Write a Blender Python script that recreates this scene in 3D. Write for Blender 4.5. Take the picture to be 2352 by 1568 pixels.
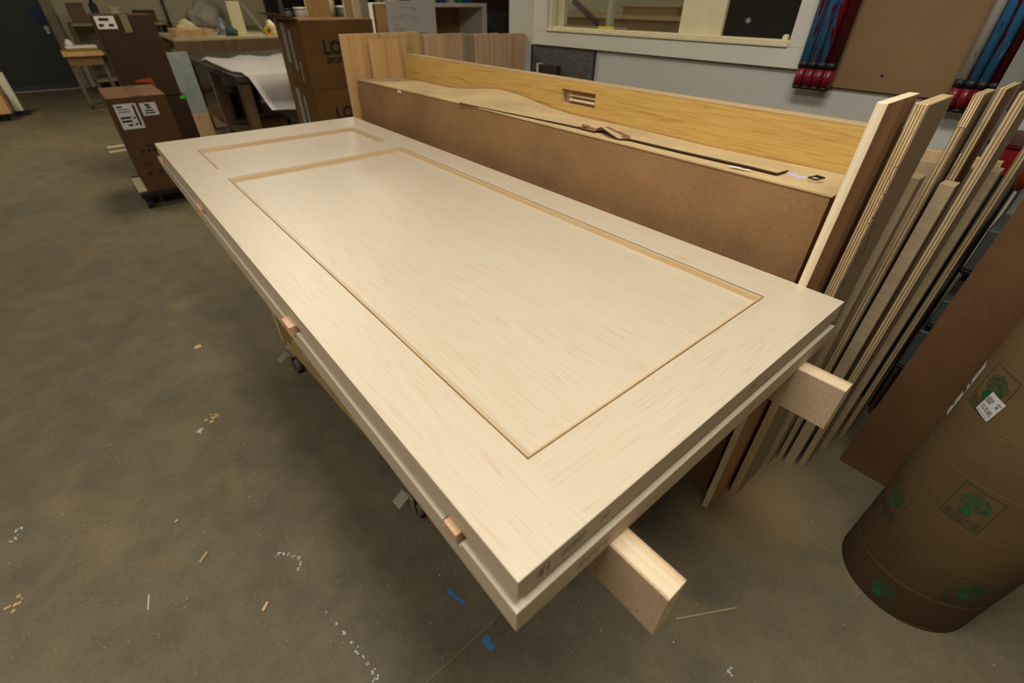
import bpy, bmesh, math, random
from mathutils import Vector, Matrix
random.seed(7)
PI = math.pi
for o in list(bpy.data.objects): bpy.data.objects.remove(o, do_unlink=True)
S = bpy.context.scene
COL = S.collection

# ------------------------------------------------------------------ camera
FPX = 1049.2566
AX = Vector((0.76651, -0.38121, 0.51695)); AY = Vector((-0.64220, -0.46290, 0.61100)); AZ = Vector((0.006485, -0.800726, -0.598996))
def _fix():
    global AX, AY, AZ
    AZ = AZ.normalized(); AX = (AX - AX.dot(AZ) * AZ).normalized(); AY = AZ.cross(AX)
    if AY.z < 0: AY = -AY
_fix()
CAM = Vector((-0.163, -0.179, 1.36))
# camera axes (right, up, back) in world space
right = Vector((AX.x, AY.x, AZ.x)); down = Vector((AX.y, AY.y, AZ.y)); fwd = Vector((AX.z, AY.z, AZ.z))
cd = bpy.data.cameras.new('camera'); cam = bpy.data.objects.new('camera', cd); COL.objects.link(cam)
cd.sensor_width = 36.0; cd.lens = FPX / 2352 * 36.0; cd.clip_start = 0.02; cd.clip_end = 60
cam.matrix_world = Matrix(((right.x, -down.x, -fwd.x, CAM.x), (right.y, -down.y, -fwd.y, CAM.y), (right.z, -down.z, -fwd.z, CAM.z), (0, 0, 0, 1)))
cd.dof.use_dof = True; cd.dof.focus_distance = 1.15; cd.dof.aperture_fstop = 2.8
S.camera = cam
def ray(px, py): return right * ((px - 1176) / FPX) + down * ((py - 784) / FPX) + fwd
def az(px, py, z): r = ray(px, py); return CAM + r * ((z - CAM.z) / r.z)
def ax(px, py, x): r = ray(px, py); return CAM + r * ((x - CAM.x) / r.x)
def ay(px, py, y): r = ray(px, py); return CAM + r * ((y - CAM.y) / r.y)

# ------------------------------------------------------------------ world, exposure, room lamps
W = bpy.data.worlds.new('world'); S.world = W; W.use_nodes = True
W.node_tree.nodes['Background'].inputs[0].default_value = (0.9, 0.85, 0.7, 1); W.node_tree.nodes['Background'].inputs[1].default_value = 0.02
S.view_settings.view_transform = 'Standard'; S.view_settings.look = 'None'; S.view_settings.gamma = 1.0
S.view_settings.exposure = 0.0
try: S.view_settings.use_curve_mapping = False
except Exception: pass
WARM = (1.0, 0.985, 0.95)
WARMER = (1.0, 0.90, 0.70)
# x, y, z, sizex, sizey, watts
LAMPS = [(0.2, 0.0, 3.05, 0.5, 1.5, 48), (0.9, 4.6, 3.05, 0.5, 1.3, 48), (-1.6, 7.6, 3.05, 0.5, 1.3, 54),
         (-2.0, 0.4, 3.05, 0.5, 1.3, 50), (3.2, 8.0, 3.05, 0.5, 1.3, 50), (3.5, 1.0, 3.05, 0.4, 0.8, 10)]  # last entry is added to brighten the view through the window
def lamp_light(i):
    x, y, z, sx, sy, p = LAMPS[i]
    l = bpy.data.lights.new('tube_light', 'AREA'); l.shape = 'RECTANGLE'; l.size = sx; l.size_y = sy; l.energy = p; l.color = WARM if i in (0, 3) else WARMER
    o = bpy.data.objects.new('tube_light', l); COL.objects.link(o); o.location = (x, y, z - 0.012)
    return o
LIGHT_OBJS = [lamp_light(i) for i in range(len(LAMPS))]

# ------------------------------------------------------------------ helpers: materials
def lin(c):
    c = c / 255.0
    return c / 12.92 if c <= 0.04045 else ((c + 0.055) / 1.055) ** 2.4
def rgb(r, g, b): return (lin(r), lin(g), lin(b), 1.0)
class NT:
    def __init__(s, name, rough=0.6, metal=0.0, spec=0.4):
        s.m = bpy.data.materials.new(name); s.m.use_nodes = True; s.t = s.m.node_tree
        s.b = s.t.nodes['Principled BSDF']; s.b.inputs['Roughness'].default_value = rough; s.b.inputs['Metallic'].default_value = metal
        s.b.inputs['Specular IOR Level'].default_value = spec
    def n(s, typ, **kw):
        x = s.t.nodes.new(typ)
        for k, v in kw.items():
            if k in ('noise_dimensions', 'wave_type', 'bands_direction', 'operation', 'blend_type', 'data_type', 'feature', 'wave_profile'): setattr(x, k, v)
            else: x.inputs[k.replace('_', ' ')].default_value = v
        return x
    def l(s, a, b): s.t.links.new(a, b)
    def coords(s, scale=(1, 1, 1), src='Object', rot=(0, 0, 0), loc=(0, 0, 0)):
        tc = s.t.nodes.new('ShaderNodeTexCoord'); mp = s.t.nodes.new('ShaderNodeMapping')
        mp.inputs['Scale'].default_value = scale; mp.inputs['Rotation'].default_value = rot; mp.inputs['Location'].default_value = loc
        s.l(tc.outputs[src], mp.inputs['Vector']); return mp.outputs['Vector']
    def noise(s, vec, scale, detail=3, rough=0.55, dist=0.0):
        x = s.n('ShaderNodeTexNoise', Scale=scale, Detail=detail, Roughness=rough, Distortion=dist); s.l(vec, x.inputs['Vector']); return x.outputs['Fac']
    def ramp(s, fac, stops):
        r = s.t.nodes.new('ShaderNodeValToRGB'); e = r.color_ramp.elements
        while len(e) > 1: e.remove(e[-1])
        e[0].position = stops[0][0]; e[0].color = stops[0][1]
        for p, c in stops[1:]:
            q = e.new(p); q.color = c
        s.l(fac, r.inputs['Fac']); return r.outputs['Color']
    def mix(s, fac, a, b, mode='MIX'):
        x = s.t.nodes.new('ShaderNodeMix'); x.data_type = 'RGBA'; x.blend_type = mode
        if isinstance(fac, (int, float)): x.inputs[0].default_value = fac
        else: s.l(fac, x.inputs[0])
        for v, i in ((a, 6), (b, 7)):
            if isinstance(v, tuple): x.inputs[i].default_value = v
            else: s.l(v, x.inputs[i])
        return x.outputs[2]
    def color(s, c):
        if isinstance(c, tuple): s.b.inputs['Base Color'].default_value = c
        else: s.l(c, s.b.inputs['Base Color'])
    def bump(s, h, strength=0.2, dist=0.001):
        x = s.n('ShaderNodeBump', Strength=strength, Distance=dist); s.l(h, x.inputs['Height']); s.l(x.outputs['Normal'], s.b.inputs['Normal'])
_M = {}
def flat(name, c, rough=0.6, metal=0.0, var=0.12, scale=14.0, spec=0.4):
    if name in _M: return _M[name]
    t = NT(name, rough, metal, spec); v = t.coords()
    f = t.noise(v, scale, 4)
    d = tuple(x * (1 - var) for x in c[:3]) + (1,); l = tuple(min(1, x * (1 + var)) for x in c[:3]) + (1,)
    t.color(t.ramp(f, [(0.3, d), (0.7, l)])); _M[name] = t.m; return t.m
def wood(name, light, dark, axis='y', fine=260.0, broad=16.0, rough=0.5, contrast=1.0, streak=None, seed=0.0, mixf=0.6, sfac=0.75, afac=0.012):
    """straight grain running along one axis"""
    if name in _M: return _M[name]
    t = NT(name, rough)
    along = {'x': 0, 'y': 1, 'z': 2}[axis]
    s1 = [fine] * 3; s1[along] = fine * afac
    s2 = [broad] * 3; s2[along] = broad * 0.05
    n1 = t.noise(t.coords(tuple(s1), loc=(seed, seed * 2, seed)), 1.0, 3, 0.6)
    n2 = t.noise(t.coords(tuple(s2), loc=(seed * 3, seed, 1.7)), 1.0, 3, 0.5, 0.6)
    c = t.ramp(n1, [(0.34, dark), (0.34 + 0.26 / contrast, light)])
    c2 = t.ramp(n2, [(0.3, dark), (0.7, light)])
    col = t.mix(mixf, c2, c)
    if streak:
        s3 = [fine * 0.45] * 3; s3[along] = fine * 0.02
        n3 = t.noise(t.coords(tuple(s3), loc=(4 + seed, 2, 9)), 1.0, 2, 0.5)
        col = t.mix(t.ramp(n3, [(0.58, (0, 0, 0, 1)), (0.72, (sfac, sfac, sfac, 1))]), col, streak)
    t.color(col); t.bump(n1, 0.12, 0.0006); _M[name] = t.m; return t.m
def ply(name, light, dark, axis, plies=9, thick=0.018, rough=0.7):
    """plywood edge: veneer layers stacked along one axis"""
    if name in _M: return _M[name]
    t = NT(name, rough); k = 'XYZ'.index(axis.upper())
    w = t.n('ShaderNodeTexWave', wave_type='BANDS', bands_direction=axis.upper(), Scale=plies / thick / 2 / 6.2832 * 2, Distortion=0.6, Detail=2.0, Detail_Scale=0.4)
    t.l(t.coords(), w.inputs['Vector'])
    n = t.noise(t.coords((60, 60, 60)), 1.0, 4)
    col = t.ramp(w.outputs['Fac'], [(0.25, dark), (0.6, light)])
    col = t.mix(t.ramp(n, [(0.55, (0, 0, 0, 1)), (0.75, (0.6, 0.6, 0.6, 1))]), col, dark)
    t.color(col); _M[name] = t.m; return t.m
def card(name, c, wave_axis='Z', rough=0.85, lines=0.1):
    if name in _M: return _M[name]
    t = NT(name, rough, spec=0.2)
    n = t.noise(t.coords((5, 5, 5)), 1.0, 5, 0.6); n2 = t.noise(t.coords((160, 160, 160)), 1.0, 2)
    d = tuple(x * 0.78 for x in c[:3]) + (1,); l = tuple(min(1, x * 1.14) for x in c[:3]) + (1,)
    col = t.ramp(n, [(0.3, d), (0.72, l)])
    w = t.n('ShaderNodeTexWave', wave_type='BANDS', bands_direction=wave_axis, Scale=28.0, Distortion=0.3, Detail=1.0); t.l(t.coords(), w.inputs['Vector'])
    col = t.mix(lines, col, t.ramp(w.outputs['Fac'], [(0.2, d), (0.8, l)]))
    col = t.mix(0.12, col, t.ramp(n2, [(0.3, (0, 0, 0, 1)), (0.7, l)]))
    t.color(col); t.bump(w.outputs['Fac'], 0.1, 0.0006); _M[name] = t.m; return t.m
def emit(name, c, strength):
    t = NT(name); t.b.inputs['Emission Color'].default_value = c; t.b.inputs['Emission Strength'].default_value = strength; t.color(c); return t.m

FIR_L, FIR_D, FIR_S = rgb(198, 186, 162), rgb(189, 173, 145), rgb(182, 150, 120)
M_FIRY = wood('fir_along_length', FIR_L, FIR_D, 'y', 520, 10, 0.42, 1.0, FIR_S, mixf=0.7, sfac=0.5, afac=0.022)
M_FIRX = wood('fir_across', FIR_L, FIR_D, 'x', 520, 10, 0.42, 1.0, FIR_S, mixf=0.7, sfac=0.5, afac=0.022)
M_MLDY = wood('shaded_fir_moulding_long', rgb(198, 172, 130), rgb(186, 154, 108), 'y', 200, 20, 0.45)  # orange tone paints in the shade and warm bounce on moulding slopes
M_MLDX = wood('shaded_fir_moulding_cross', rgb(198, 172, 130), rgb(186, 154, 108), 'x', 200, 20, 0.45)
M_EDGEY = wood('fir_edge_long', rgb(202, 184, 154), rgb(180, 161, 132), 'y', 200, 30, 0.6)
M_PINE = wood('pine', rgb(220, 204, 172), rgb(204, 182, 140), 'y', 90, 14, 0.5, 1.0, rgb(194, 152, 104), sfac=0.6)
M_MDF = flat('mdf', rgb(182, 156, 124), 0.85, var=0.14, scale=220)
M_OAK = wood('oak_veneer', rgb(206, 170, 98), rgb(184, 144, 74), 'y', 260, 6, 0.45, 1.0, rgb(158, 118, 58), mixf=0.75, sfac=0.6, afac=0.03)
M_OAKEDGE = wood('oak_door_edge', rgb(204, 176, 132), rgb(170, 138, 92), 'y', 120, 20, 0.6)
M_PLYF = wood('birch_ply_face', rgb(206, 174, 128), rgb(176, 140, 94), 'z', 60, 7, 0.6, 1.0, rgb(150, 116, 78))
M_PLYG = wood('grey_ply_face', rgb(158, 140, 110), rgb(132, 114, 86), 'z', 80, 7, 0.65)
M_PLYH = wood('ply_cross_face', rgb(178, 158, 124), rgb(158, 136, 104), 'y', 160, 6, 0.65)
M_PLYE = ply('ply_edge', rgb(222, 196, 148), rgb(140, 108, 70), 'y', 7, 0.018)
M_LVL = wood('pale_lumber_edge', rgb(240, 226, 194), rgb(214, 190, 148), 'z', 140, 20, 0.55)
M_CARD = card('kraft_cardboard', rgb(152, 116, 78), 'Z')
M_CARDB = card('box_cardboard', rgb(96, 68, 44), 'Z')
M_CARDD = card('dark_box_cardboard', rgb(62, 43, 28), 'Z')
M_CARDTOP = card('pale_cardboard', rgb(206, 178, 130), 'Y', lines=0.03)  # paler card for the carton top and the torn strip
M_CARDEDGE = flat('shaded_corrugated_edge', rgb(70, 54, 34), 0.9)  # dark tone combines corrugation with painted shadow of the gap
M_DRUM = card('drum_kraft', rgb(88, 69, 42), 'Z', lines=0.0)
M_BLACK = flat('black_plastic', rgb(22, 22, 20), 0.5)
M_STEEL = flat('zinc_steel', rgb(170, 164, 146), 0.4, 0.7)
M_RUBBER = flat('caster_wheel', rgb(104, 84, 70), 0.6)
M_WHITEP = flat('white_paint', rgb(206, 200, 184), 0.5, var=0.05)
M_PAPER = flat('paper', rgb(214, 208, 200), 0.8, var=0.05)
M_INK = flat('ink', rgb(34, 28, 22), 0.7)
M_GREEN = flat('green_ink', rgb(24, 84, 44), 0.7)
M_GREEND = flat('dark_green_ink', rgb(40, 60, 36), 0.7)
M_PENCIL = flat('pencil', rgb(48, 40, 34), 0.7)

# ------------------------------------------------------------------ helpers: geometry
def link(name, me, mats, parent=None, base=(0, 0, 0), smooth=False):
    o = bpy.data.objects.new(name, me); COL.objects.link(o)
    for m in (mats if isinstance(mats, (list, tuple)) else [mats]): me.materials.append(m)
    if parent is not None:
        o.parent = parent
        off = Vector((0, 0, 0)); p = parent
        while p is not None: off = off + p.location; p = p.parent
        if not parent.get('local'):
            me.transform(Matrix.Translation(-off))
    if smooth:
        for p in me.polygons: p.use_smooth = True
    return o
def tag(o, label, cat, group=None):
    o['label'] = label; o['category'] = cat
    if group: o['group'] = group
    return o
def thing(name, label, cat, loc=(0, 0, 0), group=None, rotz=0.0, local=False):
    o = bpy.data.objects.new(name, None); COL.objects.link(o); o.location = loc; o.empty_display_size = 0.05
    o.rotation_euler = (0, 0, rotz)
    if local: o['local'] = 1
    return tag(o, label, cat, group)
def struct(o): o['kind'] = 'structure'; return o
def me_from(bm, name='mesh'):
    me = bpy.data.meshes.new(name); bmesh.ops.recalc_face_normals(bm, faces=bm.faces[:]); bm.to_mesh(me); bm.free(); return me
def bbox(bm, x0, x1, y0, y1, z0, z1, bev=0.0, mat=0):
    vs = [bm.verts.new(v) for v in ((x0, y0, z0), (x1, y0, z0), (x1, y1, z0), (x0, y1, z0), (x0, y0, z1), (x1, y0, z1), (x1, y1, z1), (x0, y1, z1))]
    fs = [bm.faces.new([vs[i] for i in q]) for q in ((0, 3, 2, 1), (4, 5, 6, 7), (0, 1, 5, 4), (1, 2, 6, 5), (2, 3, 7, 6), (3, 0, 4, 7))]
    for f in fs: f.material_index = mat
    if bev > 0:
        es = list({e for f in fs for e in f.edges})
        bmesh.ops.bevel(bm, geom=es, offset=bev, segments=1, affect='EDGES', profile=0.5)
    return fs
def box(name, x0, x1, y0, y1, z0, z1, mat, parent=None, bev=0.0):
    bm = bmesh.new(); bbox(bm, min(x0, x1), max(x0, x1), min(y0, y1), max(y0, y1), min(z0, z1), max(z0, z1), bev)
    return link(name, me_from(bm), mat, parent)
def boxes(name, lst, mat, parent=None, bev=0.0):
    bm = bmesh.new()
    for b in lst: bbox(bm, *b, bev)
    return link(name, me_from(bm), mat, parent)
def prism(name, pts, off, mat, parent=None):
    """polygon (3D points) extruded by a vector"""
    bm = bmesh.new(); off = Vector(off)
    a = [bm.verts.new(p) for p in pts]; b = [bm.verts.new(Vector(p) + off) for p in pts]
    bm.faces.new(a); bm.faces.new(b[::-1]); n = len(a)
    for i in range(n): bm.faces.new((a[i], b[i], b[(i + 1) % n], a[(i + 1) % n]))
    return link(name, me_from(bm), mat, parent)
def bcyl(bm, p0, p1, r0, r1=None, seg=20, cap=True):
    p0 = Vector(p0); p1 = Vector(p1); r1 = r0 if r1 is None else r1
    d = (p1 - p0).normalized(); u = d.orthogonal().normalized(); w = d.cross(u)
    A = []; B = []
    for i in range(seg):
        t = 2 * PI * i / seg; e = u * math.cos(t) + w * math.sin(t)
        A.append(bm.verts.new(p0 + e * r0)); B.append(bm.verts.new(p1 + e * r1))
    for i in range(seg): bm.faces.new((A[i], A[(i + 1) % seg], B[(i + 1) % seg], B[i]))
    if cap: bm.faces.new(A[::-1]); bm.faces.new(B)
def cyl(name, p0, p1, r0, mat, parent=None, r1=None, seg=20, smooth=True):
    bm = bmesh.new(); bcyl(bm, p0, p1, r0, r1, seg); me = me_from(bm)
    o = link(name, me, mat, parent)
    for p in me.polygons: p.use_smooth = len(p.vertices) == 4 and smooth
    return o
def bribbon(bm, pts, nrm, w):
    """flat stroke of width w along 3D points lying on a surface with normal nrm"""
    pts = [Vector(p) for p in pts]; nrm = Vector(nrm); L = []
    for i, p in enumerate(pts):
        d = (pts[min(i + 1, len(pts) - 1)] - pts[max(i - 1, 0)])
        if d.length < 1e-9: d = Vector((0, 0, 1))
        s = d.normalized().cross(nrm).normalized() * (w / 2)
        L.append((bm.verts.new(p + s), bm.verts.new(p - s)))
    for a, b in zip(L, L[1:]): bm.faces.new((a[0], a[1], b[1], b[0]))
def strokes(name, lines, nrm, w, mat, parent=None, lift=0.0006):
    bm = bmesh.new(); n = Vector(nrm) * lift
    for ln in lines: bribbon(bm, [Vector(p) + n for p in ln], nrm, w)
    return link(name, me_from(bm), mat, parent)
def text_geo(body, size, bold=0.0):
    c = bpy.data.curves.new('t', 'FONT'); c.body = body; c.size = size; c.resolution_u = 2; c.offset = bold * size
    o = bpy.data.objects.new('t', c); COL.objects.link(o); bpy.context.view_layer.update()
    dg = bpy.context.evaluated_depsgraph_get(); m = o.evaluated_get(dg).to_mesh()
    vs = [v.co.copy() for v in m.vertices]; fs = [tuple(p.vertices) for p in m.polygons]
    o.evaluated_get(dg).to_mesh_clear(); bpy.data.objects.remove(o, do_unlink=True); bpy.data.curves.remove(c)
    return vs, fs
def text_on(name, body, size, origin, u, v, mat, parent, lift=0.0012, squash=1.0):
    vs, fs = text_geo(body, size, 0.035); u = Vector(u); v = Vector(v); n = u.cross(v).normalized(); o = Vector(origin) + n * lift
    me = bpy.data.meshes.new(name); me.from_pydata([o + u * p.x * squash + v * p.y for p in vs], [], fs); me.update()
    return link(name, me, mat, parent)
def quad(name, p, mat, parent):
    me = bpy.data.meshes.new(name); me.from_pydata([tuple(q) for q in p], [], [tuple(range(len(p)))]); me.update()
    return link(name, me, mat, parent)
def plyboard(name, x0, x1, y0, y1, z0, z1, fmat, emat, parent=None, bev=0.0008, thin='y'):
    bm = bmesh.new(); bbox(bm, x0, x1, y0, y1, z0, z1, bev)
    bm.normal_update()
    k = 'xyz'.index(thin)
    for f in bm.faces: f.material_index = 0 if abs(f.normal[k]) > 0.9 else 1
    return link(name, me_from(bm), [fmat, emat], parent)

# ================================================================== SETTING
# ---- floor
t = NT('concrete_floor', 0.75, spec=0.3)
v = t.coords()
n1 = t.noise(v, 0.9, 6, 0.6); n2 = t.noise(v, 7.0, 6, 0.7); n3 = t.noise(v, 90.0, 3, 0.7); n4 = t.noise(v, 2.6, 5, 0.65, 0.8)
c = t.ramp(n1, [(0.3, rgb(82, 75, 59)), (0.7, rgb(110, 99, 75))])
c = t.mix(0.35, c, t.ramp(n2, [(0.3, rgb(62, 57, 45)), (0.7, rgb(122, 110, 84))]))
c = t.mix(t.ramp(n4, [(0.52, (0, 0, 0, 1)), (0.72, (0.55, 0.55, 0.55, 1))]), c, rgb(124, 106, 74))
c = t.mix(t.ramp(n3, [(0.56, (0, 0, 0, 1)), (0.74, (0.28, 0.28, 0.28, 1))]), c, rgb(150, 138, 112))
# sawdust swept around the feet of the standing boards
gm = t.n('ShaderNodeVectorMath', operation='DISTANCE'); gm.inputs[1].default_value = (1.08, 0.0, 0.0); t.l(t.coords((1, 1.6, 1)), gm.inputs[0])
md = t.n('ShaderNodeMath', operation='MULTIPLY_ADD'); t.l(n2, md.inputs[0]); md.inputs[1].default_value = 0.45; t.l(gm.outputs['Value'], md.inputs[2])
c = t.mix(t.ramp(md.outputs[0], [(0.24, (0.85, 0.85, 0.85, 1)), (0.56, (0, 0, 0, 1))]), c, rgb(150, 126, 86))
t.color(c); t.bump(n3, 0.15, 0.001)
M_FLOOR = t.m
floor = struct(box('floor', -5, 7, -3, 12.4, -0.12, 0, M_FLOOR))
# ---- walls
M_WGREY = flat('grey_wall', rgb(184, 182, 170), 0.7, var=0.03, scale=3)
M_WCREAM = flat('cream_wall', rgb(190, 180, 152), 0.8, var=0.04, scale=2)
M_CASING = flat('grey_casing', rgb(204, 200, 184), 0.55, var=0.03, scale=3)
M_CREAM = flat('cream_trim', rgb(216, 204, 166), 0.5, var=0.05, scale=20)
WX = 2.25
WY0, WY1, WZ0 = 0.84, 2.34, 1.215           # window opening
YC = 2.73                                    # corner of the partition
wr = boxes('wall_right', [(WX, WX + 0.12, -3, YC, 0, WZ0), (WX, WX + 0.12, -3, WY0, WZ0, 3.1), (WX, WX + 0.12, WY1, YC, WZ0, 3.1), (WX, WX + 0.12, WY0, WY1, 2.25, 3.1)], M_WGREY)
struct(wr)
struct(box('wall_far', -5, 7, 12.3, 12.42, 0, 3.1, M_WCREAM))
struct(box('wall_left', -5.12, -5, -3, 12.4, 0, 3.1, M_WCREAM))
struct(box('wall_back', -5, 7, -3.12, -3, 0, 3.1, M_WCREAM))
struct(box('wall_side', 7, 7.12, -3, 12.4, 0, 3.1, M_WCREAM))
struct(box('ceiling', -5, 7, -3, 12.4, 3.12, 3.2, M_WCREAM))
# ---- window in the partition
win = bpy.data.objects.new('window_1', None); COL.objects.link(win); win.location = (WX, WY0, WZ0); struct(win)
cz0 = 1.128
box('casing_apron', WX - 0.022, WX, WY0 - 0.07, WY1 + 0.12, cz0, WZ0 - 0.012, M_CASING, win, 0.002)
box('casing_stile', WX - 0.022, WX, WY0 - 0.07, WY0, WZ0 - 0.012, 2.35, M_CASING, win, 0.002)
box('casing_stile', WX - 0.022, WX, WY1, WY1 + 0.12, WZ0 - 0.012, 2.35, M_CASING, win, 0.002)
box('casing_head', WX - 0.022, WX, WY0, WY1, 2.25, 2.35, M_CASING, win, 0.002)
box('sill', WX - 0.03, WX + 0.07, WY0, WY1, WZ0 - 0.012, WZ0 + 0.004, M_CREAM, win, 0.003)
box('sill_step', WX + 0.0, WX + 0.07, WY0, WY1, WZ0 + 0.004, WZ0 + 0.014, M_CREAM, win, 0.002)
for nm, a, b in (('jamb', WY1 - 0.03, WY1), ('jamb', WY1 - 0.09, WY1 - 0.045), ('jamb', WY0, WY0 + 0.012)):
    box(nm, WX - 0.01 if b == WY1 else WX + 0.03, WX + 0.07, a, b, WZ0 + 0.004, 2.25, M_CREAM, win, 0.002)
my0, my1 = ax(1655, 86, WX + 0.03).y, ax(1560, 74, WX + 0.03).y
box('mullion', WX + 0.02, WX + 0.06, my0, my1, WZ0 + 0.004, 2.25, M_CREAM, win, 0.002)
t = NT('window_glass', 0.05); t.color((0.9, 0.95, 0.92, 1)); t.b.inputs['Transmission Weight'].default_value = 1.0; t.b.inputs['IOR'].default_value = 1.45
M_GLASS = t.m
t = NT('dark_glass', 0.06); t.color(rgb(40, 40, 34)); t.b.inputs['Transmission Weight'].default_value = 0.35; t.b.inputs['IOR'].default_value = 1.45
M_DGLASS = t.m
box('pane', WX + 0.04, WX + 0.046, my1, WY1 - 0.045, WZ0 + 0.014, 2.25, M_GLASS, win)
box('pane', WX + 0.04, WX + 0.046, WY0 + 0.012, my0, WZ0 + 0.014, 2.25, M_DGLASS, win)
p = ax(1806, 86, WX + 0.03)
cyl('latch', (WX + 0.02, p.y, p.z + 0.0), (WX + 0.04, p.y, p.z + 0.0), 0.012, M_CREAM, win)
# ---- far door
door = bpy.data.objects.new('door_1', None); COL.objects.link(door); door.location = (-0.6, 12.28, 0); struct(door)
M_DDOOR = flat('charcoal_door_paint', rgb(44, 46, 44), 0.5, var=0.1, scale=3)
box('door_panel', -1.06, -0.12, 12.25, 12.3, 0.02, 2.05, M_DDOOR, door, 0.003)
box('threshold', -1.1, -0.08, 12.2, 12.3, 0, 0.02, M_STEEL, door)
box('door_sweep', -1.05, -0.13, 12.24, 12.25, 0.03, 0.09, flat('sweep', rgb(70, 72, 70), 0.4, 0.4), door)
for a, b in ((-1.2, -1.06), (-0.12, 0.02)): box('door_frame', a, b, 12.22, 12.3, 0, 2.18, flat('door_frame_paint', rgb(140, 132, 112), 0.6, var=0.05), door, 0.004)
box('door_frame', -1.06, -0.12, 12.22, 12.3, 2.05, 2.18, _M['door_frame_paint'], door, 0.004)
d = ay(107, 65, 12.2); cyl('door_knob', (d.x, 12.19, d.z), (d.x, 12.25, d.z), 0.035, M_STEEL, door)
d = ay(111, 74, 12.2); cyl('deadbolt', (d.x, 12.22, d.z), (d.x, 12.25, d.z), 0.025, M_STEEL, door)
d = ay(90, 35, 12.24)
bm = bmesh.new(); bcyl(bm, (d.x, 12.238, d.z), (d.x, 12.25, d.z), 0.12, seg=18)
blue = link('blue_patch', me_from(bm), flat('dark_blue_paint', rgb(22, 40, 84), 0.6), door); blue['label'] = 'dark blue painted patch beside the lock'
# ---- room behind the window
struct(box('wall_office_back', 5.2, 5.3, -3, 5.6, 0, 3.1, M_WCREAM))

# ---- ceiling lamps
M_TUBE = emit('lamp_diffuser', (1.0, 0.9, 0.72, 1), 4.0)
for i, (x, y, z, sx, sy, pw) in enumerate(LAMPS):
    lt = thing('ceiling_lamp', ['ceiling lamp over the near end of the panel door', 'ceiling lamp over the white-draped workbench', 'ceiling lamp near the charcoal far door', 'ceiling lamp over the open floor left of the door', 'ceiling lamp over the storage shelf at the far wall', 'unseen ceiling lamp added to brighten the office behind the window'][i], 'lamp', (x, y, 3.12), 'ceiling lamps')
    box('housing', x - sx / 2 - 0.03, x + sx / 2 + 0.03, y - sy / 2 - 0.03, y + sy / 2 + 0.03, z + 0.01, 3.12, M_WHITEP, lt, 0.006)
    box('diffuser', x - sx / 2, x + sx / 2, y - sy / 2, y + sy / 2, z - 0.005, z + 0.01, M_TUBE, lt)
    LIGHT_OBJS[i].parent = lt; LIGHT_OBJS[i].location = (0, 0, z - 0.012 - 3.12)

# ================================================================== THE TWO PANEL DOORS ON THE CART
ZT = 0.8498; DW, DL = 0.9144, 2.432
def moulding(parent, x0, x1, y0, y1, zt):
    prof = [(0.0, -0.008), (0.0032, -0.008), (0.0034, -0.0012), (0.0068, -0.0014), (0.0076, -0.0024), (0.0112, -0.0136), (0.0112, -0.0165), (0.0, -0.0165)]
    for side in range(4):
        bm = bmesh.new(); A = []; B = []
        for w, h in prof:
            if side == 0: a, b = (x0 + w, y0 + w), (x1 - w, y0 + w)
            elif side == 1: a, b = (x1 - w, y0 + w), (x1 - w, y1 - w)
            elif side == 2: a, b = (x1 - w, y1 - w), (x0 + w, y1 - w)
            else: a, b = (x0 + w, y1 - w), (x0 + w, y0 + w)
            A.append(bm.verts.new((a[0], a[1], zt + h))); B.append(bm.verts.new((b[0], b[1], zt + h)))
        n = len(prof)
        for i in range(n): bm.faces.new((A[i], A[(i + 1) % n], B[(i + 1) % n], B[i]))
        bm.faces.new(A); bm.faces.new(B[::-1])
        link('moulding', me_from(bm), M_MLDX if side in (0, 2) else M_MLDY, parent)
def panel_door(name, label, x0, y0, zt, th, notch=None):
    d = thing(name, label, 'door', (x0, y0, zt - th))
    z0 = zt - th; b = 0.0004
    X = lambda v: x0 + v
    Y = lambda v: y0 + v
    xs0, xs1 = 0.119, 0.803
    def stile(a, bb, cuts=None):
        if not cuts:
            o = plyboard('stile', X(a), X(bb), Y(0), Y(DL), z0, zt, M_FIRY, M_EDGEY, d, 0, 'z'); return
        # routed hinge seats: the edge strip is lower there
        segs = []; last = 0.0
        for (c0, c1) in cuts: segs.append((last, c0, 0)); segs.append((c0, c1, 1)); last = c1
        segs.append((last, DL, 0))
        bm = bmesh.new()
        bbox(bm, X(a) + 0.03, X(bb), Y(0), Y(DL), z0, zt, 0)
        for (s0, s1, k) in segs:
            if k == 0: bbox(bm, X(a), X(a) + 0.03, Y(s0), Y(s1), z0, zt, 0)
            else: bbox(bm, X(a), X(a) + 0.03, Y(s0), Y(s1), z0, zt - 0.011, 0)
        bm.normal_update()
        for f in bm.faces: f.material_index = 0 if abs(f.normal.z) > 0.9 else 1
        link('stile', me_from(bm), [M_FIRY, M_EDGEY], d)
    stile(0, xs0, notch); stile(xs1, DW)
    for r0, r1 in ((0.0, 0.118), (1.713, 1.849), (2.205, DL)):
        bm = bmesh.new(); bbox(bm, X(xs0 + 0.00005), X(xs1 - 0.00005), Y(r0), Y(r1), z0, zt - 0.00002, 0); bm.normal_update()
        for f in bm.faces: f.material_index = 0 if abs(f.normal.z) > 0.9 else 1
        link('rail', me_from(bm), [M_FIRX, M_RAILEND], d)
    for p0, p1 in ((0.118, 1.713), (1.849, 2.205)):
        box('panel', X(xs0), X(xs1), Y(p0), Y(p1), zt - 0.032, zt - 0.0135, M_FIRY, d)
        moulding(d, X(xs0), X(xs1), Y(p0), Y(p1), zt)
    return d
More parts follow.
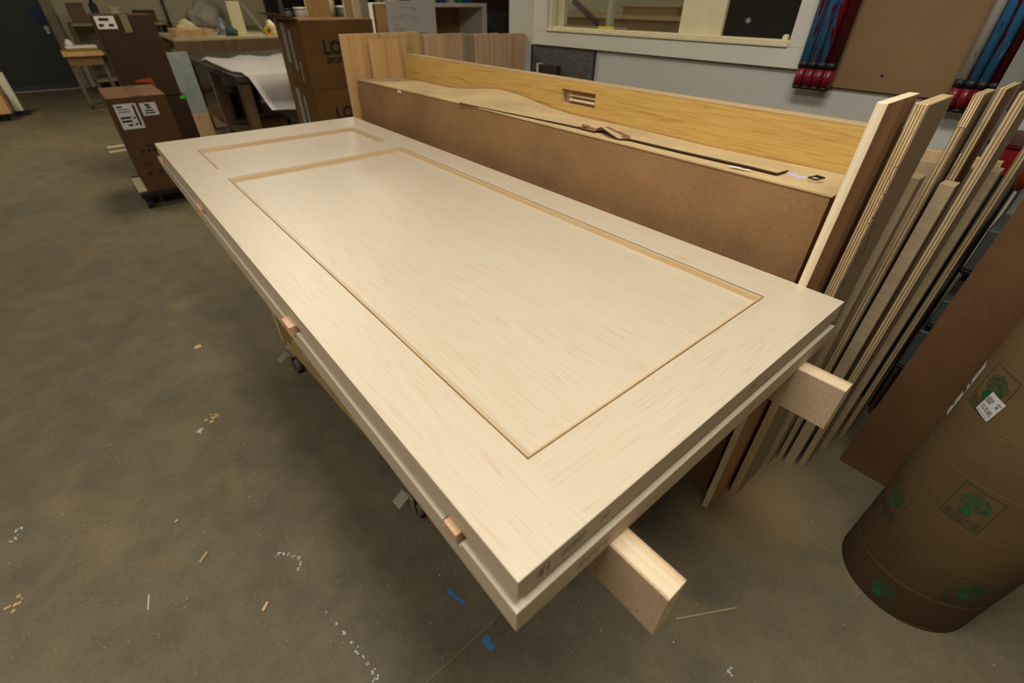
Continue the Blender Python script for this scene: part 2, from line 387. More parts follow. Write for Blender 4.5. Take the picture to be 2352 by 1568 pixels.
# end of the rails: laminated core lines
M_RAILEND = ply('laminated_rail_edge', rgb(206, 188, 156), rgb(178, 156, 122), 'z', 9, 0.044)
HN = [(az(1062, 1248, 0.79).y, az(1018, 1195, 0.79).y), (az(682, 768, 0.79).y, az(650, 738, 0.79).y), (az(470, 494, 0.79).y, az(449, 474, 0.79).y), (2.30, 2.415)]
HN = [(a, b) for a, b in HN]
td = panel_door('panel_door', 'upper pale fir two-panel door lying flat on top of another door', 0, 0, ZT, 0.0435)
LX, LY, LZT, LTH = -0.0065, -0.0062, 0.7935, 0.0475
ld = panel_door('panel_door', 'lower pale fir door under the top one, with routed hinge seats', LX, LY, LZT, LTH, [(a - LY, b - LY) for a, b in HN])
# pencil marks on the door ends
def endmarks(parent, y, zc, xs):
    ln = []
    for x, h, sl in xs: ln.append([(x, y, zc - h), (x + sl * 0.5, y, zc + 0.2 * h), (x + sl, y, zc + h)])
    strokes('pencil_marks', ln, (0, -1, 0), 0.0018, M_PENCIL, parent)
endmarks(td, 0.0, ZT - 0.022, [(0.03, 0.008, 0.006), (0.036, 0.01, 0.004), (0.046, 0.009, 0.002), (0.07, 0.007, 0.01), (0.08, 0.007, 0.012), (0.09, 0.008, 0.012), (0.1, 0.008, 0.012), (0.14, 0.006, 0.008), (0.15, 0.007, 0.006), (0.52, 0.006, 0.012), (0.535, 0.007, 0.012)])
endmarks(ld, LY, LZT - 0.022, [(0.1, 0.006, 0.012), (0.115, 0.007, 0.012), (0.13, 0.006, 0.014), (0.15, 0.006, 0.01), (0.55, 0.006, 0.012), (0.62, 0.004, 0.01)])
# spacer blocks sitting in the hinge seats
M_BLK = wood('spacer_block_wood', rgb(204, 168, 132), rgb(188, 148, 112), 'x', 120, 20, 0.6)
names = ['pinkish wood spacer block at the near hinge seat, nearest the front corner', 'pinkish wood spacer block at the middle hinge seat above the caster', 'pinkish wood spacer block at the third hinge seat from the near corner', 'pinkish wood spacer block at the far left corner of the doors']
for i, (a, b) in enumerate(HN):
    m = (a + b) / 2; w = (b - a)
    out = [0.003, 0.010, 0.003, 0.006][i]
    tag(box('spacer_block', LX - out, LX + 0.045, m - w * 0.36, m + w * 0.30, LZT - 0.011, ZT - 0.0436, M_BLK, None, 0.0008), names[i], 'wood block', 'spacer blocks between the doors')

# ---- the carrying beams (pine core between two MDF skins)
def beam(label, x0, x1, ye):
    bt = LZT - LTH; b = thing('support_beam', label, 'beam', ((x0 + x1) / 2, ye, bt - 0.105), 'support beams under the doors')
    box('mdf_skin', x0, x0 + 0.004, ye, 2.36, bt - 0.105, bt, M_MDF, b)
    box('mdf_skin', x1 - 0.003, x1, ye, 2.36, bt - 0.105, bt, M_MDF, b)
    m = x0 + 0.021
    box('pine_core', x0 + 0.004, m, ye, 2.36, bt - 0.105, bt, M_PINE, b)
    box('pine_core', m, x1 - 0.003, ye, 2.36, bt - 0.105, bt - 0.0008, M_PINE, b)
beam('pine and fibreboard beam poking out below the near front corner', 0.166, 0.207, -0.104)
beam('pine and fibreboard beam poking out on the right beside the standing boards', 0.766, 0.805, -0.097)
# ---- cart
ct = thing('rolling_cart', 'plywood cart on braked casters carrying the two doors', 'cart', (0.48, 1.2, 0), None, 0.05, True)
M_CARTP = wood('cart_ply', rgb(190, 160, 112), rgb(158, 126, 82), 'z', 60, 8, 0.65)
bz = LZT - LTH - 0.1055
for yy in (-0.44, 0.42): plyboard('upright', -0.365, 0.37, yy, yy + 0.036, 0.201, bz, M_CARTP, M_PLYE, ct)
box('base_rail', -0.34, -0.304, -0.50, 0.50, 0.115, 0.2, M_CARTP, ct, 0.001)
box('base_rail', 0.304, 0.34, -0.50, 0.50, 0.115, 0.2, M_CARTP, ct, 0.001)
for yy in (-0.5, 0.464): box('base_crosspiece', -0.304, 0.304, yy, yy + 0.036, 0.115, 0.2, M_CARTP, ct, 0.001)
box('base_deck', -0.304, 0.304, -0.464, 0.464, 0.185, 0.2, M_CARTP, ct)
for i, (cx, cy) in enumerate(((-0.335, -0.50), (-0.335, 0.475), (0.33, -0.50), (0.33, 0.475))):
    ck = bpy.data.objects.new('caster', None); COL.objects.link(ck); ck.parent = ct; ck['local'] = 1
    box('fork', cx - 0.024, cx - 0.018, cy - 0.02, cy + 0.02, 0.03, 0.105, M_STEEL, ck, 0.001)
    box('fork', cx + 0.018, cx + 0.024, cy - 0.02, cy + 0.02, 0.03, 0.105, M_STEEL, ck, 0.001)
    box('top_plate', cx - 0.012, cx + 0.05, cy - 0.045, cy + 0.045, 0.105, 0.115, M_STEEL, ck, 0.001)
    cyl('wheel', (cx - 0.016, cy, 0.038), (cx + 0.016, cy, 0.038), 0.038, M_RUBBER, ck, seg=28)
    cyl('hub', (cx - 0.0185, cy, 0.038), (cx + 0.0185, cy, 0.038), 0.014, M_STEEL, ck)
    if i < 2: prism('brake_pedal', [(cx - 0.062, cy + 0.005, 0.066), (cx - 0.022, cy + 0.005, 0.092), (cx - 0.022, cy + 0.045, 0.092), (cx - 0.062, cy + 0.045, 0.066)], (0, 0, 0.004), M_STEEL, ck)

# ================================================================== RACK BESIDE THE CART
# ---- long carton
BX0, BX1, BY0, BY1 = 0.99, 1.258, 0.125, 2.474
cb = thing('long_carton', 'long brown cardboard carton standing on edge right of the door', 'carton', ((BX0 + BX1) / 2, (BY0 + BY1) / 2, 0))
bm = bmesh.new(); NX, NY = 8, 60; G = []
def topz(u, yv):
    b = math.exp(-((yv - 1.58) / 0.30) ** 2) * 0.036 * u ** 2
    fr = 0.016 + 0.012 * math.sin(max(0, min(1, (2.474 - yv) / 1.2)) * PI / 2)
    return 1.0 + fr * (1 - u) + b + (0.004 + 0.002 * math.sin(yv * 9)) * u
for j in range(NY + 1):
    yv = BY0 - 0.004 + (BY1 - BY0 + 0.006) * j / NY
    G.append([bm.verts.new((BX0 - 0.002 + (BX1 - BX0 + 0.003) * i / NX, yv, topz(i / NX, yv))) for i in range(NX + 1)])
for j in range(NY):
    for i in range(NX): bm.faces.new((G[j][i], G[j][i + 1], G[j + 1][i + 1], G[j + 1][i]))
r = bmesh.ops.extrude_face_region(bm, geom=bm.faces[:]); bmesh.ops.translate(bm, vec=(0, 0, -0.004), verts=[e for e in r['geom'] if isinstance(e, bmesh.types.BMVert)])
fl = link('top_flap', me_from(bm), M_CARDTOP, cb, smooth=False)
bm = bmesh.new(); ring = [(BX0, BY0 + (BY1 - BY0) * j / NY) for j in range(NY + 1)] + [(BX1, BY1 - (BY1 - BY0) * j / NY) for j in range(NY + 1)]
tv = [bm.verts.new((x, y, topz((x - BX0) / (BX1 - BX0), y) - 0.0035)) for x, y in ring]; bv = [bm.verts.new((x, y, 0)) for x, y in ring]
for i in range(len(ring)): k_ = (i + 1) % len(ring); bm.faces.new((tv[i], tv[k_], bv[k_], bv[i]))
bm.faces.new(bv)
link('body', me_from(bm), M_CARD, cb)
p = ax(922, 212, BX0 - 0.004); strokes('paper_scrap', [[p, p + Vector((0, 0.02, 0.004)), p + Vector((0, 0.035, -0.004))]], (-1, 0, 0), 0.012, M_PAPER, cb)
# ---- torn cardboard strip lying on the carton
cs = thing('cardboard_strip', 'torn corrugated cardboard strip with shadow-darkened edge lying on the long carton', 'cardboard', (1.08, 0.9, 1.01))
P = [(1055, 235), (1120, 249), (1200, 265), (1270, 279), (1328, 291), (1345, 296), (1362, 298), (1380, 301), (1398, 314), (1420, 318), (1445, 318), (1475, 325), (1560, 345), (1650, 365), (1730, 383), (1786, 397)]
bm = bmesh.new(); F = []; K = []
for i, (a, b) in enumerate(P):
    q = az(a, b, 1.031); lift = 0.0
    if a in (1380, 1398): lift = 0.012
    if a in (1345,): lift = 0.006
    wd = 0.075 if i else 0.02
    if a in (1328, 1345, 1362): wd = 0.05
    F.append(Vector((q.x, q.y, 1.031 + lift))); K.append(Vector((q.x + wd, q.y + 0.004, 1.024 + lift * 0.3)))
Fv = [bm.verts.new(q) for q in F]; Kv = [bm.verts.new(q) for q in K]; Fb = [bm.verts.new(q - Vector((0, 0, 0.0045))) for q in F]; Kb = [bm.verts.new(q - Vector((0, 0, 0.0045))) for q in K]
for i in range(len(P) - 1):
    bm.faces.new((Fv[i], Fv[i + 1], Kv[i + 1], Kv[i])); bm.faces.new((Fb[i], Kb[i], Kb[i + 1], Fb[i + 1])); f = bm.faces.new((Fv[i], Fb[i], Fb[i + 1], Fv[i + 1])); f.material_index = 1; bm.faces.new((Kv[i], Kv[i + 1], Kb[i + 1], Kb[i]))
f = bm.faces.new((Fv[-1], Fb[-1], Kb[-1], Kv[-1])); f.material_index = 1; bm.faces.new((Fv[0], Kv[0], Kb[0], Fb[0]))
link('sheet', me_from(bm), [M_CARDTOP, M_CARDEDGE], cs)
for k, (a, b, c_, e) in enumerate([((1333, 291), (1366, 299), 0.014, 0.01), ((1383, 297), (1440, 316), 0.012, 0.02)]):
    q0 = az(*a, 1.034); q1 = az(*b, 1.034)
    bm = bmesh.new(); pts = []
    for i in range(6):
        q = q0.lerp(q1, i / 5); h = c_ * (0.6 + 0.5 * random.random()) * (1 - 0.6 * i / 5)
        pts.append((bm.verts.new((q.x, q.y, 1.030)), bm.verts.new((q.x + e, q.y, 1.032 + h))))
    for m, n in zip(pts, pts[1:]): bm.faces.new((m[0], m[1], n[1], n[0]))
    bmesh.ops.solidify(bm, geom=bm.faces[:], thickness=0.003)
    link('torn_curl', me_from(bm), card('curl_card', rgb(176, 134, 92), 'Y'), cs)
# small strapping buckle
q = az(1874, 412, 1.026); bk = thing('strap_buckle', 'small dark metal strapping buckle on the near end of the long carton', 'buckle', (q.x, q.y, 1.02))
R4 = Matrix.Rotation(math.radians(-12), 4, 'Z')
def bbar(a, b): 
    bm = bmesh.new(); A = R4 @ Vector((a[0], a[1], 0)); B = R4 @ Vector((b[0], b[1], 0)); bcyl(bm, A + Vector((q.x, q.y, 1.03)), B + Vector((q.x, q.y, 1.03)), 0.0016, seg=8); return me_from(bm)
for a, b in (((-0.016, -0.010), (0.016, -0.010)), ((-0.016, 0.010), (0.016, 0.010)), ((-0.016, -0.010), (-0.016, 0.010)), ((0.016, -0.010), (0.016, 0.010)), ((0.006, -0.010), (0.006, 0.010))): link('wire_side', bbar(a, b), M_BLACK, bk)
# purple chalk smear and paper shreds on the carton top
def smear(name, cx, cy, z, rx, ry, mat, parent, rot=0.3, n=14):
    bm = bmesh.new(); vs = []
    for i in range(n):
        a = 2 * PI * i / n; rr = 0.7 + 0.5 * random.random(); x = rx * rr * math.cos(a); y = ry * rr * math.sin(a)
        vs.append(bm.verts.new((cx + x * math.cos(rot) - y * math.sin(rot), cy + x * math.sin(rot) + y * math.cos(rot), z)))
    bm.faces.new(vs); return link(name, me_from(bm), mat, parent)
for a, b, s in ((1690, 387, 0.008), (1712, 392, 0.006)):
    p = az(a, b, 1.027); smear('paper_shred', p.x, p.y, 1.0305, s, s * 2.5, M_PAPER, cb)
for a, b in ((1820, 402), (1838, 408)):
    p = az(a, b, 1.018); smear('chalk_smear', p.x, p.y, topz((p.x - BX0) / (BX1 - BX0), p.y) + 0.001, 0.014, 0.016, flat('lilac_chalk', rgb(190, 176, 196), 0.9, var=0.05), cb)
# ---- oak door on edge with lock pocket
def pocket_slab(name, x0, x1, y0, y1, z0, z1, py0, py1, pz0, pz1, depth, mats, parent):
    bm = bmesh.new(); ys = [y0, py0, py1, y1]; zs = [z0, pz0, pz1, z1]
    V = [[bm.verts.new((x0, yy, zz)) for zz in zs] for yy in ys]
    for i in range(3):
        for j in range(3):
            if (i, j) != (1, 1): bm.faces.new((V[i][j], V[i + 1][j], V[i + 1][j + 1], V[i][j + 1])).material_index = 0
    c4 = [V[1][1], V[2][1], V[2][2], V[1][2]]; d4 = [bm.verts.new(v.co + Vector((depth, 0, 0))) for v in c4]
    for i in range(4): bm.faces.new((c4[i], c4[(i + 1) % 4], d4[(i + 1) % 4], d4[i])).material_index = 1
    bm.faces.new(d4).material_index = 1
    B = [bm.verts.new((x1, yy, zz)) for yy, zz in ((y0, z0), (y1, z0), (y1, z1), (y0, z1))]
    bm.faces.new(B[::-1]).material_index = 0
    def side(front, b0, b1): bm.faces.new(front + [b1, b0]).material_index = 1
    side([V[i][0] for i in range(4)], B[0], B[1]); side([V[i][3] for i in range(4)], B[3], B[2])
    side([V[0][j] for j in range(4)], B[0], B[3]); side([V[3][j] for j in range(4)], B[1], B[2])
    return link(name, me_from(bm), mats, parent)
OX = 1.264
od = thing('oak_door', 'golden oak flush door on edge behind the long carton with a square pocket', 'door', (OX + 0.022, 1.27, 0))
pocket_slab('slab', OX, OX + 0.044, 0.12, 2.44, 0, 1.118, 1.05, 1.222, 1.038, 1.088, 0.03, [M_OAK, M_OAKEDGE], od)
for a, b in ((1.050, 1.056), (1.066, 1.07)): box('pocket_strip', OX + 0.012, OX + 0.03, 1.05, 1.19, a, b, M_LVL, od)
box('edge_strip', OX - 0.0005, OX + 0.044, 0.12, 2.44, 1.118, 1.1215, M_OAKEDGE, od)

# ---- boards standing on end near the drum: (front-edge pixels at foot or top) -> x front, y range, width, height, materials, label
BG = 'boards standing on end in the rack'
def standing(label, x0, w, y0, y1, h, fm, em, z0=0.0):
    o = plyboard('standing_board', x0, x0 + w, min(y0, y1), max(y0, y1), z0, h, fm, em, None, 0.001)
    return tag(o, label, 'board', BG)
M_PLYE2 = ply('grey_ply_edge', rgb(196, 172, 130), rgb(128, 104, 72), 'y', 5, 0.018)
M_BROWNF = wood('brown_ply_face', rgb(178, 136, 92), rgb(146, 106, 68), 'z', 40, 5, 0.65, 1.0, rgb(118, 84, 54))
s1 = standing('pale-edged board standing on end, nearest the panel door corner', 0.914, 0.18, 0.079, 0.097, 1.219, M_BROWNF, M_LVL)
s2 = standing('plywood board standing on end with pencil numbers on its grey face', 1.034, 0.175, 0.044, 0.066, 1.209, M_PLYG, M_PLYE)
s3 = standing('third standing plywood board, its top edge patched with a short filler piece', 1.305, 0.12, 0.012, 0.028, 1.205, M_PLYG, M_PLYE2)
s4 = standing('fourth standing board, dark-faced plywood half hidden behind a shorter one', 1.36, 0.16, -0.012, 0.002, 1.214, M_BROWNF, M_PLYE2)
s5 = standing('fifth standing plywood board with bold striped edge under the painted bars', 1.335, 0.17, -0.054, -0.036, 1.212, M_PLYG, M_PLYE2)
s6 = standing('sixth standing plywood board, rightmost one in front of the grey cases', 1.60, 0.2, -0.092, -0.076, 1.2, M_PLYG, M_PLYE2)
sa = standing('short board with cross grain and notched top between second and third boards', 1.25, 0.05, 0.034, 0.060, 1.034, M_PLYG, M_PLYH)
sb = standing('short cross-grained board between the third and fifth standing boards', 1.31, 0.045, -0.026, 0.004, 1.02, M_PLYG, M_PLYH)
sc = standing('short greyish board between the fifth and sixth standing boards', 1.49, 0.05, -0.072, -0.052, 1.03, M_PLYG, M_PLYH)
# filler patch and stamp on boards
box('edge_patch', 1.3042, 1.306, 0.012, 0.028, 1.14, 1.205, M_PLYE, s3)
# the sheets further back, faces toward the aisle
bs = tag(box('plywood_offcut', 1.55, 1.575, -0.02, 0.16, 0, 1.012, M_PLYH, None, 0.001), 'low plywood offcut showing its face behind the second standing board', 'plywood', 'plywood offcuts in the rack')
bs2 = tag(box('plywood_offcut', 1.72, 1.745, -0.05, 0.2, 0, 1.008, M_PLYF, None, 0.001), 'hindmost plywood offcut just below the grey wall, behind the standing boards', 'plywood', 'plywood offcuts in the rack')
# pencil numbers on the second board (traced)
zz = lambda u, w: ay(1800 + u / 2.851, 200 + w / 2.851, 0.0437)
L = [[(755, 515), (720, 530), (690, 580), (655, 660), (648, 700), (665, 705), (700, 640), (735, 575), (750, 530), (755, 515)], [(700, 560), (690, 620), (665, 670)],
     [(640, 735), (620, 745), (628, 760), (615, 775)], [(575, 850), (590, 860), (610, 840), (615, 815), (600, 825)], [(550, 890), (560, 893)],
     [(500, 1000), (525, 985), (520, 1000), (500, 1010)], [(540, 935), (545, 940)],
     [(455, 1120), (500, 1050), (505, 1060), (470, 1130), (475, 1155), (520, 1080), (545, 1020), (560, 985)], [(515, 1080), (500, 1110), (530, 1070)], [(545, 1000), (580, 950), (600, 910), (585, 900), (560, 960), (550, 1010)],
     [(430, 1215), (395, 1250), (365, 1280), (375, 1285), (410, 1250), (400, 1280), (355, 1330), (340, 1355)]]
strokes('pencil_numbers', [[zz(*q) for q in ln] for ln in L], (0, -1, 0), 0.0016, M_PENCIL, s2)

# ---- plywood panels at the far end of the rack
FG = 'plywood panels closing the far end of the rack'
def farpan(label, pl, pr, top, y, th=0.018, mat=None, z0=0.0, zt=None):
    a = ay(pl, top, y); b = ay(pr, top, y); zt = a.z if zt is None else zt
    return tag(plyboard('upright_plywood', a.x, b.x, y, y + th, z0, zt, mat or M_PLYF, M_PLYE, None, 0.001), label, 'plywood', FG)
M_PF2 = wood('maple_ply', rgb(206, 166, 110), rgb(184, 142, 86), 'z', 50, 6, 0.55, 1.0, rgb(170, 128, 78))
M_PF3 = wood('pinkish_ply', rgb(200, 168, 130), rgb(172, 138, 104), 'z', 50, 8, 0.6, 1.0, rgb(150, 122, 96))
farpan('tall plywood panel at the far end, its left edge beside the printed boxes', 780, 962, 79, 2.530, mat=M_PF2)
farpan('shorter plywood panel with split left edge at the far carton end', 846, 931, 91, 2.482, mat=M_PF2)
farpan('pale plywood panel next behind the oak door end', 960, 1028, 80, 2.555, mat=M_PLYF)
farpan('thin warm plywood strip in the middle of the far panels', 1030, 1066, 77, 2.552, mat=M_PF3)
farpan('greyish plywood strip in the middle of the far panels', 1066, 1092, 79, 2.575, mat=M_PLYG)
farpan('pink-tinged plywood panel third from the grey wall', 1092, 1146, 78, 2.556, mat=M_PF3)
farpan('rightmost plywood panel of the far row touching the grey wall', 1148, 1206, 78, 2.556, mat=M_PF3)
a = ay(862, 30, 2.60); b = ay(888, 30, 2.60)
tag(plyboard('brown_plank', a.x, b.x, 2.60, 2.625, 0, 1.335, M_CARD, M_CARDEDGE, None, 0.001), 'narrow brown plank standing above the plywood panels', 'plank')

# ---- brown hardboard sheet leaning behind the drum
t = NT('hardboard', 0.6, spec=0.35); n = t.noise(t.coords((4, 4, 4)), 1, 6, 0.65); n2 = t.noise(t.coords((150, 150, 150)), 1, 2)
c = t.ramp(n, [(0.3, rgb(84, 58, 33)), (0.7, rgb(102, 72, 42))]); c = t.mix(0.15, c, t.ramp(n2, [(0.4, rgb(90, 60, 34)), (0.6, rgb(130, 94, 56))])); t.color(c); M_HARD = t.m
hs = prism('hardboard_sheet', [(1.478, -0.125, 0.0), (1.466, -1.35, 0.0), (1.516, -1.40, 1.3), (1.528, -0.142, 1.3)], (0.012, 0, 0), M_HARD)
tag(hs, 'brown hardboard sheet leaning upright behind the cardboard drum', 'sheet')

# ---- cardboard drum
DC = Vector((1.163, -0.414)); DR = 0.1562; DH = 1.16
dr = thing('cardboard_tube', 'thick brown cardboard tube with green tree logos standing on the floor', 'tube', (DC.x, DC.y, 0))
bm = bmesh.new(); seg = 96; rings = []
for z, r_ in ((0.0, DR - 0.002), (0.004, DR), (DH, DR), (DH, DR - 0.008), (0.01, DR - 0.008)):
    rings.append([bm.verts.new((DC.x + r_ * math.cos(2 * PI * i / seg), DC.y + r_ * math.sin(2 * PI * i / seg), z)) for i in range(seg)])
for a, b in zip(rings, rings[1:]):
    for i in range(seg): bm.faces.new((a[i], a[(i + 1) % seg], b[(i + 1) % seg], b[i]))
bm.faces.new(rings[0][::-1]); bm.faces.new(rings[-1])
wl = link('wall', me_from(bm), M_DRUM, dr)
for p in wl.data.polygons: p.use_smooth = abs(p.normal.z) < 0.3
def dcyl(deg, z, lift=0.0009): a = math.radians(deg); return Vector((DC.x + (DR + lift) * math.cos(a), DC.y + (DR + lift) * math.sin(a), z))
def dmesh(name, polys, mat, lift=0.0009, parent=None):
    """polys: list of point lists (deg, z), drawn on the tube"""
    bm = bmesh.new()
    for pl in polys: bm.faces.new([bm.verts.new(dcyl(d, z, lift)) for d, z in pl])
    bmesh.ops.remove_doubles(bm, verts=bm.verts[:], dist=1e-6)
    return link(name, me_from(bm), mat, parent or dr)
def dstroke(pts, w):
    out = []
    for (d0, z0), (d1, z1) in zip(pts, pts[1:]):
        k = math.degrees(1 / DR); n = max(1, int(abs(d1 - d0) / 3))
        for i in range(n):
            a0, b0 = d0 + (d1 - d0) * i / n, z0 + (z1 - z0) * i / n; a1, b1 = d0 + (d1 - d0) * (i + 1) / n, z0 + (z1 - z0) * (i + 1) / n
            sx, sz = (a1 - a0) / k, b1 - b0; ln = math.hypot(sx, sz) or 1; nx, nz = -sz / ln * w / 2 * k, sx / ln * w / 2
            out.append([(a0 + nx, b0 + nz), (a0 - nx, b0 - nz), (a1 - nx, b1 - nz), (a1 + nx, b1 + nz)])
    return out
# winding seams
pol = []
for k in range(0, 9):
    base = -0.045 + 0.1306 * k
    pol += dstroke([(d, base + 0.000264 * d) for d in range(80, 280, 4)], 0.0016 if k not in (2, 3) else 0.0008)
pol = [q for q in pol if min(z for _, z in q) > 0.004 and max(z for _, z in q) < DH - 0.01]
dmesh('winding_seam', pol, flat('seam_pale', rgb(134, 106, 68), 0.8), 0.0005)
def logo(d0, z0, crop=None):
    """frame with its left bottom corner at (d0, z0); 27 degrees wide, 0.107 tall. The drawing runs left to right = rising angle as seen from the aisle"""
    Wd, Hh = 27.0, 0.107
    D = lambda u: d0 + Wd * u
    Zf = lambda v_: z0 + Hh * v_
    e = bpy.data.objects.new('printed_logo', None); COL.objects.link(e); e.parent = dr; e.location = (0, 0, 0); e['label'] = 'green tree logo printed in a square frame'
    P = []
    for a, b in (((0, 0), (1, 0)), ((1, 0), (1, 1)), ((1, 1), (0, 1)), ((0, 1), (0, 0)), ((0, 0.235), (0.98, 0.235))):
        P += dstroke([(D(a[0]), Zf(a[1])), (D(b[0]), Zf(b[1]))], 0.0012 if a[1] != 0.235 else 0.0008)
    dmesh('frame_lines', P, M_GREEND, 0.001, e)
    # trunk
    tr = [(0.36, 0.27), (0.46, 0.27), (0.47, 0.33), (0.53, 0.30), (0.60, 0.28), (0.62, 0.33), (0.56, 0.37), (0.57, 0.48), (0.52, 0.50), (0.36, 0.50), (0.35, 0.42), (0.28, 0.41), (0.28, 0.33), (0.36, 0.33)]
    bm = bmesh.new(); bm.faces.new([bm.verts.new((a, b, 0)) for a, b in tr]); bmesh.ops.triangulate(bm, faces=bm.faces[:])
    T = [[(D(v_.co.x), Zf(v_.co.y)) for v_ in f.verts] for f in bm.faces]; bm.free()
    dmesh('tree_trunk', T, M_GREEN, 0.001, e)
    # crown: many leaf strokes in a wide oval
    rnd = random.Random(int(d0 * 10)); Lf = []
    while len(Lf) < 280:
        u, w = rnd.uniform(-1, 1), rnd.uniform(-1, 1)
        if u * u + w * w > 1: continue
        cu, cv = 0.52 + 0.37 * u, 0.67 + 0.215 * w - 0.03 * u * u
        an = math.atan2(w + 0.9, u) + rnd.uniform(-0.5, 0.5); l = 0.031
        du, dv = math.cos(an) * l, math.sin(an) * l * 0.7
        Lf.append([(D(cu - du), Zf(cv - dv)), (D(cu + dv * 0.5), Zf(cv - du * 0.42)), (D(cu + du), Zf(cv + dv)), (D(cu - dv * 0.5), Zf(cv + du * 0.42))])
    o = dmesh('tree_crown', Lf, M_GREEN, 0.001, e); o['kind'] = 'stuff'
    for body, vz, sz in (('BROOKSIDE', 0.125, 0.125), ('VENEERS LTD', 0.03, 0.105)):
        vs, fs = text_geo(body, 1.0); wmax = max(v_.x for v_ in vs)
        me = bpy.data.meshes.new('text'); me.from_pydata([dcyl(D(0.07 + 0.86 * v_.x / wmax), Zf(vz + v_.y * sz), 0.001) for v_ in vs], [], fs); me.update()
        link('lettering', me, M_GREEND, e)
for d0, z0 in ((156.0, 0.404), (110.4, 0.254), (153.6, 0.004), (198.7, 0.152), (113.2, 0.652), (201.0, 0.652)): logo(d0, z0)
# paper label on the tube
def dquad(pts, mat, name, lift, n=6):
    P = []
    (a, b, c_, d) = [Vector(p) for p in pts]
    for i in range(n):
        u0, u1 = i / n, (i + 1) / n
        P.append([tuple(a.lerp(b, u0)), tuple(a.lerp(b, u1)), tuple(d.lerp(c_, u1)), tuple(d.lerp(c_, u0))])
    return dmesh(name, P, mat, lift)
C4 = [(128.2, 0.709), (142.1, 0.705), (139.7, 0.650), (125.9, 0.656)]
lb = dquad(C4, M_PAPER, 'paper_label', 0.0016); lb['label'] = 'white paper label reading 112-7518FL'
def on_label(u, v_): # u along, v down
    a, b, c_, d = [Vector(p) for p in C4]; q = a.lerp(b, u).lerp(d.lerp(c_, u), v_); return q.x, q.y
# the writing climbs along the tube: text runs from bottom-left to top-right of the label
def label_text(body, u0, v0, u1, v1, h):
    vs, fs = text_geo(body, 1.0); wm = max(v_.x for v_ in vs); d = Vector((u1 - u0, v1 - v0)); me = bpy.data.meshes.new('text'); pts = []
    for q in vs:
        s = q.x / wm; uu = u0 + d.x * s; vv = v0 + d.y * s; pts.append(dcyl(*on_label(uu, vv - q.y * h), 0.0024))
    me.from_pydata(pts, [], fs); me.update(); return link('lettering', me, M_INK, dr)
label_text('112-7518FL', 0.1, 0.78, 0.92, 0.78, 0.30)
bars = []
for k in range(4): bars += [[on_label(0.06, 0.20 + 0.07 * k), on_label(0.50 - 0.03 * k, 0.20 + 0.07 * k), on_label(0.50 - 0.03 * k, 0.235 + 0.07 * k), on_label(0.06, 0.235 + 0.07 * k)]]
bars += [[on_label(0.7, 0.15), on_label(0.92, 0.15), on_label(0.92, 0.19), on_label(0.7, 0.19)], [on_label(0.74, 0.26), on_label(0.86, 0.26), on_label(0.86, 0.36), on_label(0.74, 0.36)], [on_label(0.1, 0.9), on_label(0.9, 0.9), on_label(0.9, 0.92), on_label(0.1, 0.92)]]
dmesh('fine_print', bars, flat('grey_print', rgb(110, 108, 100), 0.7), 0.0024)['kind'] = 'stuff'
lb2 = dquad([(92, 0.727), (101.6, 0.722), (103.6, 0.573), (94, 0.577)], M_PAPER, 'paper_label', 0.0016); lb2['label'] = 'white shipping label on the hidden side, seen edge-on'
bars = [[(96, 0.64), (101, 0.64), (101, 0.654), (96, 0.654)], [(96, 0.665), (101, 0.665), (101, 0.672), (96, 0.672)], [(97, 0.60), (100.5, 0.60), (100.5, 0.606), (97, 0.606)]]
dmesh('fine_print', bars, M_INK, 0.0024)['kind'] = 'stuff'

# ================================================================== THINGS ON THE PARTITION WALL
M_BRMDF = flat('brown_fibreboard', rgb(124, 98, 62), 0.75, var=0.06, scale=5)
pb = thing('backing_board', 'brown fibreboard panel screwed to the grey wall between the painted bars', 'board', (WX, 0.2, 1.08))
box('sheet', WX - 0.016, WX - 0.002, -0.42, 0.70, 1.078, 2.4, M_BRMDF, pb, 0.001)
for a, b in ((2026, 174), (2270, 192)):
    p = ax(a, b, WX - 0.016); cyl('screw_head', (WX - 0.0175, p.y, p.z), (WX - 0.0155, p.y, p.z), 0.005, M_BLACK, pb, seg=10)
# painted bars
def chipped(name, base, over, third, seed, thr):
    t = NT(name, 0.45); v = t.coords((44, 44, 5), loc=(seed, seed, seed)); n = t.noise(v, 1.0, 5, 0.6, 0.5); n2 = t.noise(t.coords((55, 55, 14), loc=(seed * 2, 1, 3)), 1.0, 3, 0.6)
    c = t.ramp(n, [(thr, base), (thr + 0.02, over)]); c.node.color_ramp.interpolation = 'CONSTANT'
    c = t.mix(t.ramp(n2, [(0.70, (0, 0, 0, 1)), (0.72, (1, 1, 1, 1))]), c, third); t.color(c); return t.m
BLUE, RED, DRED, WHT = rgb(62, 124, 172), rgb(122, 24, 30), rgb(84, 18, 24), rgb(196, 192, 182)
MB = [chipped('chipped_blue_paint_a', RED, BLUE, rgb(30, 60, 90), 1.3, 0.43), chipped('chipped_blue_paint_b', RED, BLUE, WHT, 5.1, 0.455), chipped('chipped_blue_paint_c', RED, BLUE, RED, 8.7, 0.49)]
MWHT = chipped('chipped_white_paint', RED, WHT, BLUE, 3.3, 0.36); MRED = flat('dark_red_paint', DRED, 0.5, var=0.25, scale=30); MREDL = flat('glossy_red_end', rgb(112, 22, 32), 0.35, var=0.3, scale=25)
